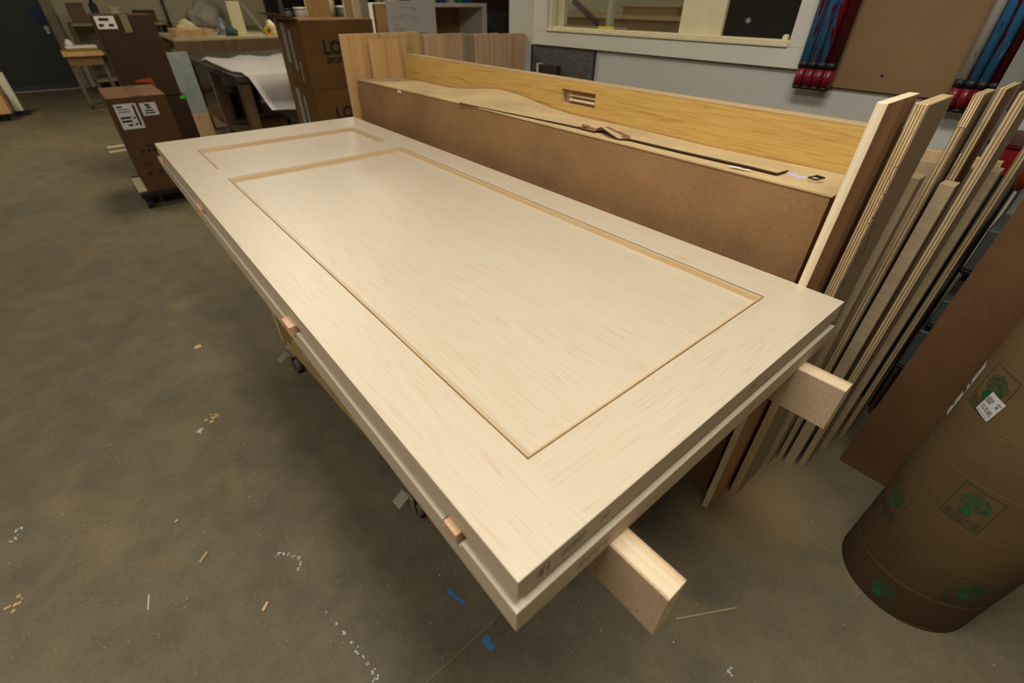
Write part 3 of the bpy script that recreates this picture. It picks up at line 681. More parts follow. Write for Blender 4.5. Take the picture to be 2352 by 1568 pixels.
def bars(label, bl, br, zc, order):
    ya, yb = ax(*bl, WX - 0.06).y, ax(*br, WX - 0.06).y   # ya > yb
    z0 = zc; t_ = thing('painted_bars', label, 'bars', (WX - 0.06, (ya + yb) / 2, z0))
    n = 4; w = (ya - yb) / n
    for i in range(n):
        y = ya - (i + 0.5) * w; r_ = w * 0.56
        m = order[i]
        cyl('bar', (WX - 0.055, y, z0 + 0.10), (WX - 0.055, y, 2.5), r_, m, t_, seg=14)
        cyl('collar', (WX - 0.055, y, z0 + 0.075), (WX - 0.055, y, z0 + 0.10), r_ * 1.03, M_BLACK, t_, seg=14)
        cyl('bar_end', (WX - 0.055, y, z0 + 0.012), (WX - 0.055, y, z0 + 0.075), r_ * 0.96, MREDL, t_, seg=14)
        cyl('end_cap', (WX - 0.055, y, z0), (WX - 0.055, y, z0 + 0.012), r_ * 0.9, M_BLACK, t_, seg=14)
    box('mounting_cleat', WX - 0.05, WX - 0.0165, yb, ya, 1.6, 1.68, M_BLACK, t_)
bars('bundle of chipped blue and red painted bars hanging beside the window', (1818, 200), (1902, 202), 1.066, [MB[0], MB[1], MB[2], MRED])
bars('bundle of chipped blue, white and red painted bars hanging further right', (2166, 240), (2268, 250), 1.050, [MWHT, MB[0], MB[1], MRED])
# perforated vent with a dark box
t = NT('perforated_steel', 0.5, 0.3)
w1 = t.n('ShaderNodeTexVoronoi', Scale=1.0); t.l(t.coords((95, 95, 95), rot=(PI / 4, 0, 0)), w1.inputs['Vector'])
t.color(t.ramp(w1.outputs['Distance'], [(0.28, rgb(20, 20, 18)), (0.36, rgb(96, 96, 90))])); M_PERF = t.m
a = ax(1222, 104, WX - 0.01); b = ax(1367, 112, WX - 0.01)
vt = thing('wall_vent', 'dark perforated metal vent panel on the wall below the window', 'vent', (WX, (a.y + b.y) / 2, 0.8))
box('mesh_panel', WX - 0.008, WX, b.y, a.y, 0.72, cz0 - 0.004, M_PERF, vt)
for yy in (b.y, a.y): box('edge_frame', WX - 0.012, WX, yy - 0.006, yy + 0.006, 0.72, cz0 - 0.003, flat('dark_steel', rgb(60, 60, 56), 0.5, 0.4), vt)
a = ax(1237, 147, WX - 0.05); b = ax(1278, 148, WX - 0.05)
ob = thing('outlet_box', 'small dark box with a pale edge in front of the wall vent', 'box', (WX - 0.03, (a.y + b.y) / 2, 0.93))
box('body', WX - 0.05, WX - 0.009, b.y, a.y, 0.88, a.z, flat('brown_black', rgb(44, 34, 28), 0.6), ob, 0.002)
box('side_strip', WX - 0.055, WX - 0.009, a.y + 0.0005, a.y + 0.014, 0.88, a.z + 0.004, M_CREAM, ob)
# things seen through and on the sill
sl = thing('trim_strip', 'thin wood strip with a yellow tag lying on the window sill', 'strip', (WX + 0.03, 1.9, WZ0 + 0.014))
a = ax(1296, 58, WX + 0.025); b = ax(1440, 66, WX + 0.025)
box('strip', WX + 0.02, WX + 0.035, b.y, a.y, WZ0 + 0.0145, WZ0 + 0.024, wood('dusty_strip', rgb(150, 134, 96), rgb(118, 102, 70), 'y', 60, 10), sl)
a = ax(1375, 60, WX + 0.02); b = ax(1410, 62, WX + 0.02); box('yellow_tag', WX + 0.0185, WX + 0.0365, b.y, a.y, WZ0 + 0.0145, WZ0 + 0.0255, flat('yellow_tag', rgb(206, 190, 50), 0.6), sl)
# office behind the glass
of = thing('office_counter', 'long brown counter in the office behind the window', 'counter', (4.4, 1.5, 0))
box('front', 4.0, 4.6, 0.6, 4.2, 0, 1.22, wood('office_wood', rgb(150, 118, 74), rgb(116, 90, 56), 'y', 30, 4), of); box('worktop', 3.97, 4.65, 0.55, 4.25, 1.22, 1.25, M_OAKEDGE, of, 0.003)
hc = thing('office_cupboard', 'low tan cupboard on the office counter behind the left window pane', 'cupboard', (4.3, 3.0, 1.25))
c0_ = ax(1430, 30, 4.1); c1_ = ax(1555, 30, 4.1)
box('cupboard_body', 4.1, 4.5, c1_.y, c0_.y, 1.25, 1.315, _M['office_wood'], hc, 0.003); box('cupboard_lid', 4.08, 4.52, c1_.y - 0.02, c0_.y + 0.02, 1.315, 1.33, M_OAKEDGE, hc, 0.003)
pw = ax(1400, 30, 3.3)
tag(box('white_post', 3.3, 3.34, pw.y - 0.022, pw.y + 0.022, 0, 2.6, M_WHITEP), 'narrow white post inside the office behind the left window pane', 'post')
p1_ = ax(1322, 6, 3.5); p2_ = ax(1372, 52, 3.5); pd_ = (p2_ - p1_).normalized()
pp = thing('purple_tube', 'dark purple tube leaning in the office behind the left window pane', 'tube', (3.5, p2_.y, 0))
fl_p = p2_ + pd_ * (p2_.z / max(0.05, -pd_.z)) if False else Vector((3.5, p2_.y - 0.25, 0.0))
cyl('tube', p1_, p2_, 0.022, flat('purple_card', rgb(92, 46, 66), 0.6), pp); cyl('tube_prop', p2_, (3.5, p2_.y - 0.05, 0.0), 0.016, M_BLACK, pp); cyl('end_cap', p1_, p1_ - pd_ * 0.015, 0.024, M_BLACK, pp)
wl_ = thing('pane_glint', 'tiny glowing ball added to imitate a lamp reflection in the dark right window pane', 'lamp', (3.2, 1.5, 0))  # added glowing ball on a stand imitates the glint reflected in the pane
p = ax(1719, 47, 3.2)
cyl('stand', (3.2, p.y, 0), (3.2, p.y, p.z - 0.02), 0.01, M_BLACK, wl_); cyl('glint_base', (3.2, p.y, 0), (3.2, p.y, 0.02), 0.1, M_BLACK, wl_)
bm = bmesh.new(); bmesh.ops.create_icosphere(bm, subdivisions=2, radius=0.013, matrix=Matrix.Translation((3.2, p.y, p.z))); link('glint_ball', me_from(bm), emit('glint_glow', (1, 0.96, 0.9, 1), 60), wl_, smooth=True)

# ---- things at the far right between the boards and the hardboard sheet
gc_m = flat('grey_case', rgb(82, 88, 84), 0.5, var=0.1); 
for k, (a, b, lab) in enumerate((((2285, 530), (2210, 618), 'upper'), ((2172, 690), (2130, 742), 'middle'), ((2120, 760), (2060, 835), 'lower'))):
    pa = ay(*a, -0.104); pb_ = ay(*b, -0.104)
    x = 1.66
    za, zb = ax(*a, x), ax(*b, x)
    c_ = thing('grey_case', 'slim grey metal case %s in the dark gap beside the hardboard sheet' % {'upper': 'highest', 'middle': 'midway', 'lower': 'lowest'}[lab], 'case', (x, -0.14, zb.z), 'grey cases in the rack gap')
    box('case_body', x, x + 0.2, min(za.y, zb.y) - 0.045, max(za.y, zb.y), zb.z, za.z, gc_m, c_, 0.004)
    box('case_lip', x - 0.003, x + 0.2, min(za.y, zb.y) - 0.047, max(za.y, zb.y) + 0.002, zb.z - 0.012, zb.z - 0.0005, M_BLACK, c_, 0.002)
rk = thing('steel_rack', 'black steel rack frame holding the grey cases', 'rack', (1.9, -0.2, 0))
for yy in (-0.100, -0.30): box('upright', 1.88, 1.92, yy - 0.012, yy + 0.012, 0, 1.25, M_BLACK, rk)
for zz_ in (0.02, 0.6, 1.2): box('crossbar', 1.885, 1.915, -0.288, -0.112, zz_, zz_ + 0.03, M_BLACK, rk)
p = ax(2318, 362, 1.95)
rb = thing('red_bin', 'dark red plastic bin glimpsed between the right standing boards', 'bin', (1.98, p.y, 0.75))
box('bin_body', 1.93, 2.2, p.y - 0.03, p.y + 0.06, 0.93, p.z + 0.03, flat('red_plastic', rgb(120, 16, 20), 0.4), rb, 0.004); box('bin_rim', 1.925, 2.205, p.y - 0.035, p.y + 0.065, p.z + 0.03, p.z + 0.04, flat('dark_rim', rgb(70, 14, 16), 0.4), rb); box('bin_shelf', 1.925, 2.21, p.y - 0.05, p.y + 0.08, 0.0, 0.93, M_BLACK, rb)
p0 = ax(2349, 395, 1.84); p1 = ax(2338, 432, 1.84)
orr = thing('orange_clamp', 'orange tool handle at the right frame edge behind the boards', 'tool', (1.84, p1.y, 0))
cyl('grip', p0 + Vector((0, 0, 0.12)), p1, 0.012, flat('orange_plastic', rgb(208, 92, 20), 0.5), orr); cyl('shaft', p1, (p1.x, p1.y, 0), 0.006, M_STEEL, orr, seg=10)
gp = thing('steel_channel', 'grey steel channel standing on end at the upper right wall', 'channel', (2.1, -0.1, 0))
a = ax(2262, 250, 2.08); b = ax(2312, 210, 2.08)
box('web', 2.08, 2.086, a.y - 0.05, a.y, 0, 1.62, flat('grey_green_steel', rgb(128, 132, 120), 0.45, 0.3), gp); box('flange', 2.086, 2.12, a.y - 0.004, a.y, 0, 1.62, _M['grey_green_steel'], gp); box('flange', 2.086, 2.12, a.y - 0.05, a.y - 0.046, 0, 1.62, _M['grey_green_steel'], gp)

# ================================================================== BACKGROUND OF THE SHOP
def label_prints(parent, o, u, v, w, h, rows, mat=M_INK, lift=0.0015):
    """white sheet with printed bars; o = top-left, u right, v down (unit vectors)"""
    o, u, v = Vector(o), Vector(u), Vector(v); n = v.cross(u).normalized()
    P = lambda a, b, l: o + u * a * w + v * b * h + n * l
    quad('paper_label', [P(0, 0, lift), P(1, 0, lift), P(1, 1, lift), P(0, 1, lift)], M_PAPER, parent)
    bm = bmesh.new()
    for (a0, b0, a1, b1) in rows: bm.faces.new([bm.verts.new(P(a, b, lift * 2)) for a, b in ((a0, b0), (a1, b0), (a1, b1), (a0, b1))])
    link('fine_print', me_from(bm), mat, parent)['kind'] = 'stuff'
# ---- dolly with the carton in front of the far left of the door
YA = 4.4; ZA = ay(245, 227, YA).z; bz0 = 0.125; xa0 = (ay(245, 227, YA).x * 2 + ay(337, 445, YA).x) / 3; xa1 = (ay(382, 218, YA).x + ay(418, 317, YA).x) / 2
FL = Vector((xa0, YA, 0)); UA = Vector((1, 0, 0)); VA = Vector((0, 1, 0)); WA = xa1 - xa0; DA = 0.64
def rbox(name, o, u, v, w, d, z0, z1, mat, parent, bev=0.0, x0=0.0, y0=0.0):
    """box on a turned footprint: o corner, u and v unit vectors, x0/y0 offsets"""
    bm = bmesh.new(); bbox(bm, x0, x0 + w, y0, y0 + d, z0, z1, bev); o = Vector(o)
    bmesh.ops.transform(bm, matrix=Matrix(((u.x, v.x, 0, o.x), (u.y, v.y, 0, o.y), (0, 0, 1, 0), (0, 0, 0, 1))), verts=bm.verts[:])
    return link(name, me_from(bm), mat, parent)
DUA = min(DA, 0.62)
dl = thing('dolly', 'black and wood furniture dolly under the labelled carton', 'dolly', FL + UA * 0.15 + VA * 0.3)
for yy in (0.0, DUA - 0.1): rbox('frame_board', FL, UA, VA, WA + 0.04, 0.06, bz0 - 0.04, bz0 - 0.002, M_BLACK, dl, 0.004, -0.06, yy)
for xx in (-0.06, WA - 0.08): rbox('frame_side', FL, UA, VA, 0.06, DUA - 0.16, bz0 - 0.04, bz0 - 0.002, M_CREAM, dl, 0.003, xx, 0.06)
for xx in (-0.03, WA - 0.05):
    for yy in (0.03, DUA - 0.07):
        c_ = FL + UA * xx + VA * yy; cyl('wheel', c_ + UA * -0.014 + Vector((0, 0, 0.035)), c_ + UA * 0.014 + Vector((0, 0, 0.035)), 0.035, M_BLACK, dl); rbox('wheel_fork', c_, UA, VA, 0.036, 0.024, 0.045, bz0 - 0.04, M_BLACK, dl, 0, -0.018, -0.012)
bA = thing('carton', 'brown carton with two white shipping labels on a dolly beyond the door', 'carton', FL + UA * 0.15 + VA * 0.3 + Vector((0, 0, bz0)))
rbox('body', FL, UA, VA, WA, DUA, bz0, ZA, M_CARDB, bA, 0.003)
rbox('tape', FL, UA, VA, 0.07, DUA - 0.002, ZA, ZA + 0.001, card('tape_brown', rgb(84, 60, 38), 'Z'), bA, 0, WA * 0.42, 0.001)
def onA(px, py):
    r = ray(px, py); n = VA; t_ = (FL - CAM).dot(n) / r.dot(n); return CAM + r * t_
DN = Vector((0, 0, -1))
label_prints(bA, onA(258, 241), UA, DN, 0.135, 0.165, [(0.1, 0.08, 0.35, 0.14), (0.1, 0.2, 0.6, 0.23), (0.1, 0.3, 0.62, 0.33), (0.08, 0.5, 0.55, 0.58), (0.08, 0.64, 0.55, 0.72), (0.3, 0.8, 0.5, 0.88), (0.65, 0.52, 0.75, 0.6), (0.62, 0.78, 0.74, 0.86), (0.8, 0.06, 0.9, 0.9)])
label_prints(bA, onA(318, 237), UA, DN, 0.10, 0.085, [(0.3, 0.1, 0.6, 0.25), (0.35, 0.3, 0.65, 0.45), (0.2, 0.55, 0.75, 0.65), (0.15, 0.75, 0.8, 0.85)])
UPV = Vector((0, 0, 1)); OUT = VA * -0.0015
def sym(bm, c, pts): bm.faces.new([bm.verts.new(c + UA * a + UPV * b + OUT) for a, b in pts])
bm = bmesh.new()
for a, b in ((328, 347), (343, 345), (356, 344)): sym(bm, onA(a, b), [(0.013 * math.cos(2 * PI * i / 10), 0.013 * math.sin(2 * PI * i / 10)) for i in range(10)])
sym(bm, onA(345, 334), [(-0.025, -0.006), (0.025, -0.006), (0.025, 0.006), (-0.025, 0.006)])
for dx in (-0.012, 0.012): sym(bm, onA(340, 377), [(dx - 0.004, -0.02), (dx + 0.004, -0.02), (dx + 0.004, 0.02), (dx - 0.004, 0.02)])
for a, b in ((346, 398), (370, 392)): sym(bm, onA(a, b), [(s_ * 0.016, t_) for s_, t_ in ((-0.7, 0.012), (0.7, 0.012), (0.9, 0.0), (0.15, -0.012), (0.15, -0.03), (-0.15, -0.03), (-0.15, -0.012), (-0.9, 0.0))])
o_ = link('printed_symbols', me_from(bm), M_INK, bA); o_['kind'] = 'stuff'
# ---- taller dark cartons behind it
y2 = 5.3
B0 = ay(211, 34, y2); B0 = Vector((B0.x, B0.y, 0)); zB1 = ay(211, 34, y2).z
def onB(px, py):
    r = ray(px, py); t_ = (B0 - CAM).dot(VA) / r.dot(VA); return CAM + r * t_
wB = ((onB(354, 31) + onB(411, 218)) / 2 - B0).dot(UA); zB0 = onB(411, 218).z
bB = thing('carton', 'big dark brown carton on top of another, behind the labelled carton', 'carton', B0 + UA * 0.2 + VA * 0.2 + Vector((0, 0, zB0)))
rbox('body', B0, UA, VA, wB, 0.5, zB0 + 0.003, zB1, M_CARDD, bB, 0.004)
label_prints(bB, onB(213, 37), UA, DN, 0.13, 0.085, [(0.2, 0.15, 0.7, 0.35), (0.1, 0.6, 0.35, 0.8), (0.6, 0.6, 0.85, 0.8)])
xt = (onB(272, 33) - B0).dot(UA); rbox('tape', B0, UA, VA, 0.05, 0.0015, zB1 - 0.12, zB1, flat('pale_tape', rgb(120, 106, 76), 0.5), bB, 0, xt, -0.0016)
oc = onB(325, 182); prism('orange_sticker', [oc + UA * a + UPV * b + OUT for a, b in ((-0.05, -0.005), (0.07, 0.008), (0.085, -0.06), (0.055, -0.028), (-0.045, -0.022))], OUT, flat('orange_sticker', rgb(150, 60, 22), 0.6), bB)
bB2 = thing('carton', 'lowest dark brown carton with a small green sticker, under the big one', 'carton', B0 + UA * 0.2 + VA * 0.2)
rbox('body', B0, UA, VA, wB + 0.02, 0.5, 0, zB0, M_CARDD, bB2, 0.004, 0.005, 0.004)
rbox('green_sticker', B0, UA, VA, 0.04, 0.002, zB0 - 0.034, zB0 - 0.006, flat('green_sticker', rgb(52, 170, 30), 0.6), bB2, 0, wB - 0.02, 0.0015)
# ---- printed boxes stacked next to the rack
y3 = 3.55; c0 = ay(690, 46, y3); c1 = ay(860, 40, y3); hB = c0.z / 3
for k in range(3):
    z0 = hB * k; lab = ['bottom printed box of the three stacked beside the plywood panels', 'middle of the three printed boxes stacked beside the plywood panels', 'top printed box of the stack with grey tape on its side'][k]
    b = thing('printed_box', lab, 'box', ((c0.x + c1.x) / 2, y3 + 0.25, z0), 'stacked printed boxes')
    xl = (c0.x + ay(716, 203, y3).x) / 2
    box('body', xl, c1.x - 0.02, y3, y3 + 0.52, z0 + 0.001, z0 + hB, card('printed_box_card', rgb(112, 82, 44), 'Z'), b, 0.004)
    if k == 2: tp = ay(745, 140, y3)
    o_ = Vector((xl + 0.125, y3, z0 + hB * 0.52))
    text_on('lettering', 'LO', 0.115, o_, (1, 0, 0), (0, 0, 1), M_INK, b, 0.002, 0.9); text_on('lettering', 'SPOR', 0.05, o_ + Vector((0.01, 0, -0.055)), (1, 0, 0), (0, 0, 1), M_INK, b, 0.002)
    bm = bmesh.new()
    for i, (ya, wv, za, zb) in enumerate(((0.32, 0.08, 0.35, 0.95), (0.22, 0.05, 0.25, 0.85), (0.14, 0.03, 0.1, 0.4))):
        q = [bm.verts.new(p_) for p_ in ((xl - 0.0015, y3 + ya, z0 + hB * za), (xl - 0.0015, y3 + ya + wv, z0 + hB * za), (xl - 0.0015, y3 + ya + wv, z0 + hB * zb), (xl - 0.0015, y3 + ya, z0 + hB * zb))]; bm.faces.new(q)
    link('grey_tape', me_from(bm), flat('grey_tape', rgb(150, 146, 136), 0.5), b)
    if k == 2:
        fl_ = prism('open_flap', [(xl + 0.01, y3 + 0.5, z0 + hB + 0.001), (xl - 0.10, y3 + 0.52, z0 + hB + 0.03), (xl - 0.10, y3 + 0.1, z0 + hB + 0.03), (xl + 0.01, y3 + 0.02, z0 + hB + 0.001)], (0, 0, 0.004), _M['printed_box_card'], b)
# ---- workbench with draped paper
TX0, TX1, TY0, TY1, TZ = 0.90, 2.3, 4.75, 7.3, 0.82
wb = thing('workbench', 'dark-topped wooden workbench behind the cartons under white paper', 'workbench', (1.5, 6, 0))
M_BENCH = wood('bench_wood', rgb(118, 94, 64), rgb(90, 70, 46), 'z', 30, 5); M_BTOP = flat('bench_top', rgb(58, 48, 36), 0.6)
box('top', TX0, TX1, TY0, TY1, TZ - 0.05, TZ, M_BTOP, wb, 0.003)
for xx in (TX0 + 0.02, TX1 - 0.12):
    for yy in (TY0 + 0.05, 5.9, TY1 - 0.15): box('leg', xx, xx + 0.09, yy, yy + 0.09, 0, TZ - 0.05, M_BENCH, wb, 0.003)
box('lower_shelf', TX0 + 0.05, TX1 - 0.05, TY0 + 0.05, TY1 - 0.05, 0.22, 0.25, M_BENCH, wb)
box('back_board', TX0, TX1, TY1 - 0.03, TY1, TZ, TZ + 0.12, M_BENCH, wb)
for i, (a, b, c_, d, h) in enumerate(((1.02, 1.3, 5.0, 5.3, 0.16), (1.35, 1.6, 5.1, 5.5, 0.2), (1.1, 1.4, 6.2, 6.6, 0.25))):
    bn = thing('storage_bin', ['small brown bin at the near end of the bench shelf', 'grey bin beside it on the bench shelf', 'brown bin further back on the bench shelf'][i], 'bin', ((a + b) / 2, (c_ + d) / 2, 0.25), 'bins on the bench shelf')
    mm = [M_CARDB, flat('grey_bin', rgb(120, 116, 106), 0.6), M_CARDD][i]
    box('bin_body', a, b, c_, d, 0.25, 0.25 + h, mm, bn, 0.003); box('bin_lip', a - 0.006, b + 0.006, c_ - 0.006, d + 0.006, 0.25 + h, 0.262 + h, mm, bn, 0.002)
# draped white paper: a sheet following the bench top and falling over the near end
bm = bmesh.new(); rows = []
path = [(6.2, TZ + 0.012), (6.0, TZ + 0.03), (5.7, TZ + 0.012), (5.3, TZ + 0.035), (5.0, TZ + 0.015), (4.76, TZ + 0.012), (4.715, TZ - 0.01), (4.70, TZ - 0.10), (4.68, TZ - 0.2), (4.69, TZ - 0.27)]
for j, (yy, zz_) in enumerate(path):
    row = []
    for i in range(13):
        u = i / 12; xs = (0.93 + 0.02 * math.sin(j * 1.7)) if j < 5 else 0.96 + 0.035 * (j - 5)
        x = xs + (1.75 - xs) * u; fold = 0.016 * math.sin(u * 14 + j * 1.3) + 0.014 * math.sin(u * 23 - j * 2.1)
        row.append(bm.verts.new((x, yy + (0.014 * math.sin(u * 9) - 0.012 if j > 5 else 0), zz_ + (max(0, fold) if j <= 5 else -0.05 * u * (j > 8)))))
    rows.append(row)
for a, b in zip(rows, rows[1:]):
    for i in range(12): bm.faces.new((a[i], a[i + 1], b[i + 1], b[i]))
bmesh.ops.solidify(bm, geom=bm.faces[:], thickness=0.002)
dp = link('draped_paper', me_from(bm), flat('white_sheet_paper', rgb(206, 200, 196), 0.8, var=0.06, scale=5), smooth=True); tag(dp, 'crumpled white paper sheets draped over the near end of the workbench', 'paper')
# ---- second bench standing behind the draped one, with its clutter
KY, KZ = 8.62, 0.90
kb = thing('back_bench', 'pale-topped bench standing behind the draped workbench', 'workbench', (1.9, 9.3, 0))
box('top', 1.12, 2.68, KY, 10.2, KZ - 0.04, KZ, flat('cream_bench_top', rgb(176, 164, 128), 0.6), kb, 0.003)
box('apron', 1.16, 2.64, KY + 0.04, KY + 0.06, KZ - 0.2, KZ - 0.04, M_BTOP, kb)
for xx in (1.16, 2.56):
    for yy in (KY + 0.06, 10.06): box('leg', xx, xx + 0.08, yy, yy + 0.08, 0, KZ - 0.04, M_BENCH, kb, 0.003)
ta, tb = ay(408, 86, KY + 0.02).x, ay(494, 84, KY + 0.02).x; tz0, tz1 = KZ + 0.001, ay(440, 68, KY + 0.02).z
cr = thing('wooden_tray', 'shallow wooden tray full of scraps on the left of the back bench', 'tray', ((ta + tb) / 2, KY + 0.3, KZ))
box('tray_front', ta, tb, KY + 0.02, KY + 0.045, tz0, tz1, M_PLYF, cr, 0.002); box('tray_back', ta, tb, KY + 0.6, KY + 0.625, tz0, tz1, M_PLYF, cr, 0.002)
for xx in (ta, tb - 0.025): box('tray_side', xx, xx + 0.025, KY + 0.045, KY + 0.6, tz0, tz1, M_PLYF, cr, 0.002)
box('tray_floor', ta + 0.025, tb - 0.025, KY + 0.045, KY + 0.6, tz0, tz0 + 0.012, M_PLYF, cr)
def lump(name, loc, rad, mat, label, cat, seed=0, sq=(1, 1, 0.6), group=None):
    bm = bmesh.new(); bmesh.ops.create_icosphere(bm, subdivisions=3, radius=1.0); rn = random.Random(seed); ph = [rn.uniform(0, 6) for _ in range(6)]
    for v_ in bm.verts:
        d = v_.co.normalized(); k = 1 + 0.16 * math.sin(3 * d.x + ph[0]) + 0.13 * math.sin(5 * d.y + ph[1]) + 0.1 * math.sin(7 * d.z + 4 * d.x + ph[2]) + 0.06 * math.sin(13 * d.x + 11 * d.y + ph[3])
        v_.co = Vector((d.x * sq[0], d.y * sq[1], d.z * sq[2])) * rad * k
        if v_.co.z < -rad * sq[2] * 0.55: v_.co.z = -rad * sq[2] * 0.55
    zmin = min(v_.co.z for v_ in bm.verts)
    bmesh.ops.translate(bm, verts=bm.verts[:], vec=Vector(loc) - Vector((0, 0, zmin)))
    return tag(link(name, me_from(bm), mat, None, smooth=True), label, cat, group)
M_BAG = flat('pale_cloth', rgb(196, 180, 140), 0.8, var=0.3, scale=12)
lump('cloth_bag', (ta + 0.18, KY + 0.22, tz0 + 0.013), 0.13, M_BAG, 'pale crumpled cloth bag in the wooden tray', 'bag', 3, (1.0, 1, 0.85))
lump('wood_scraps', (tb - 0.13, KY + 0.45, tz0 + 0.013), 0.085, flat('scrap_wood', rgb(176, 136, 80), 0.8, var=0.4, scale=30), 'tan heap of offcuts in the wooden tray', 'scraps', 5, (0.9, 1.2, 0.85))
q = ay(516, 60, KY + 0.4); lump('rag', (q.x - 0.02, KY + 0.48, KZ), 0.105, flat('blue_white_rag', rgb(130, 138, 150), 0.8, var=0.75, scale=18), 'blue and white rag on the back bench beside the tray', 'rag', 8, (0.85, 0.8, 1.1))
q = ay(521, 70, KY + 0.13); lump('green_glove', (q.x + 0.06, KY + 0.12, KZ), 0.075, flat('dark_green_cloth', rgb(36, 66, 56), 0.8, var=0.5), 'dark green work glove in front of the blue rag', 'glove', 9, (1.1, 0.8, 0.9))
q = ay(624, 70, KY + 0.2); lump('white_glove', (q.x, KY + 0.16, KZ), 0.10, flat('white_cloth', rgb(206, 194, 168), 0.8, var=0.35, scale=16), 'white work glove at the right end of the back bench', 'glove', 12, (0.8, 0.8, 1.15))
q = ay(616, 64, KY + 0.02); yt = thing('tape_roll', 'small yellow tape roll leaning on the white glove', 'tape roll', (q.x, KY + 0.03, KZ)); cyl('roll', (q.x, KY + 0.02, KZ + 0.06), (q.x, KY + 0.06, KZ + 0.06), 0.06, flat('yellow_plastic', rgb(206, 162, 30), 0.5), yt); cyl('core', (q.x, KY + 0.015, KZ + 0.06), (q.x, KY + 0.065, KZ + 0.06), 0.025, M_CARDB, yt)
# white upright board with brace
q0 = ay(537, 70, KY + 0.3); q1 = ay(566, 70, KY + 0.3)
wbz = thing('white_bracket', 'tall white board with a diagonal grey brace standing on the back bench', 'bracket', ((q0.x + q1.x) / 2, KY + 0.33, KZ))
zt_ = ay(537, 3, KY + 0.3).z
box('upright', q0.x, q1.x, KY + 0.30, KY + 0.34, KZ + 0.001, zt_, flat('cream_board', rgb(196, 186, 150), 0.6, var=0.04), wbz, 0.002)
e1 = ay(606, 72, KY + 0.3)
prism('brace', [(q1.x + 0.002, KY + 0.30, zt_ - 0.02), (q1.x + 0.05, KY + 0.30, zt_ - 0.02), (e1.x + 0.06, KY + 0.30, KZ + 0.001), (e1.x, KY + 0.30, KZ + 0.001)], (0, 0.04, 0), flat('grey_brace', rgb(120, 118, 106), 0.5), wbz)
# ---- small rolling stand near the far door
s0 = az(141, 121, 0.78); 
rs = thing('rolling_stand', 'small rolling stand with a wood plank top near the dark far door', 'stand', (s0.x + 0.2, 9.8, 0))
Y4 = 9.6; u0 = ay(141, 121, Y4); u1 = ay(220, 112, Y4)
M_STD = flat('grey_stand', rgb(96, 88, 70), 0.6)
box('plank_top', u0.x, u1.x + 0.06, Y4, Y4 + 0.45, u0.z - 0.055, u0.z, M_PF2, rs, 0.003)
box('apron', u0.x + 0.03, u1.x + 0.03, Y4 + 0.03, Y4 + 0.42, u0.z - 0.17, u0.z - 0.055, wood('stand_wood', rgb(128, 100, 60), rgb(96, 74, 44), 'x', 30, 5), rs, 0.002)
for xx in (u0.x + 0.03, u1.x - 0.0):
    for yy in (Y4 + 0.05, Y4 + 0.38): box('leg', xx, xx + 0.04, yy, yy + 0.04, 0.06, u0.z - 0.17, M_STD, rs); cyl('caster_wheel', (xx + 0.008, yy + 0.02, 0.03), (xx + 0.032, yy + 0.02, 0.03), 0.03, M_BLACK, rs)
pk = thing('paper_stack', 'white and olive packet lying on the rolling stand', 'packet', (u0.x + 0.2, Y4 + 0.2, u0.z))
box('green_base', u0.x + 0.08, u1.x + 0.03, Y4 + 0.08, Y4 + 0.4, u0.z, u0.z + 0.035, flat('olive_pack', rgb(120, 112, 40), 0.6), pk, 0.004); box('white_sheet', u0.x + 0.07, u1.x + 0.03, Y4 + 0.08, Y4 + 0.4, u0.z + 0.035, u0.z + 0.06, M_PAPER, pk, 0.006)
lump('crumpled_paper', (u0.x + 0.13, Y4 + 0.24, u0.z + 0.06), 0.05, M_PAPER, 'crumpled white paper on the olive packet', 'paper', 21, (1, 1, 1))
# junk pile behind the stand, against the far wall
jk = thing('shelf_unit', 'cluttered grey shelf against the cream far wall right of the dark door', 'shelf', (0.6, 11.6, 0))
for xx in (0.12, 1.5): box('side', xx, xx + 0.04, 11.5, 12.2, 0, 0.99, M_STD, jk)
for zz_ in (0.15, 0.55, 0.96): box('shelf', 0.16, 1.5, 11.5, 12.2, zz_, zz_ + 0.035, flat('shelf_top', rgb(150, 138, 104), 0.6), jk)
for i, (a, w_, h, m, lab) in enumerate(((0.2, 0.22, 0.26, flat('taupe_box', rgb(104, 88, 66), 0.7), 'taupe box at the left end of the far shelf top'), (0.5, 0.12, 0.34, flat('dark_teal', rgb(44, 60, 60), 0.6), 'dark teal bottle on the far shelf top'), (0.74, 0.2, 0.22, M_WHITEP, 'white tub on the far shelf top'), (1.1, 0.3, 0.16, M_CARDB, 'flat brown carton at the right end of the far shelf top'))):
    j = thing('shelf_item', lab, 'container', (a + w_ / 2, 11.75, 0.995))
    if i in (1, 2):
        cyl('container_body', (a + w_ / 2, 11.75, 0.995), (a + w_ / 2, 11.75, 0.995 + h * 0.8), w_ / 2, m, j, w_ / 2 * 0.92); cyl('lid', (a + w_ / 2, 11.75, 0.995 + h * 0.8), (a + w_ / 2, 11.75, 0.995 + h), w_ * (0.2 if i == 1 else 0.48), M_BLACK if i == 1 else M_CREAM, j)
    else:
        box('box_body', a, a + w_, 11.6, 11.9, 0.995, 0.995 + h, m, j, 0.004); box('box_lid', a - 0.006, a + w_ + 0.006, 11.594, 11.906, 0.995 + h, 1.01 + h, m, j, 0.003)
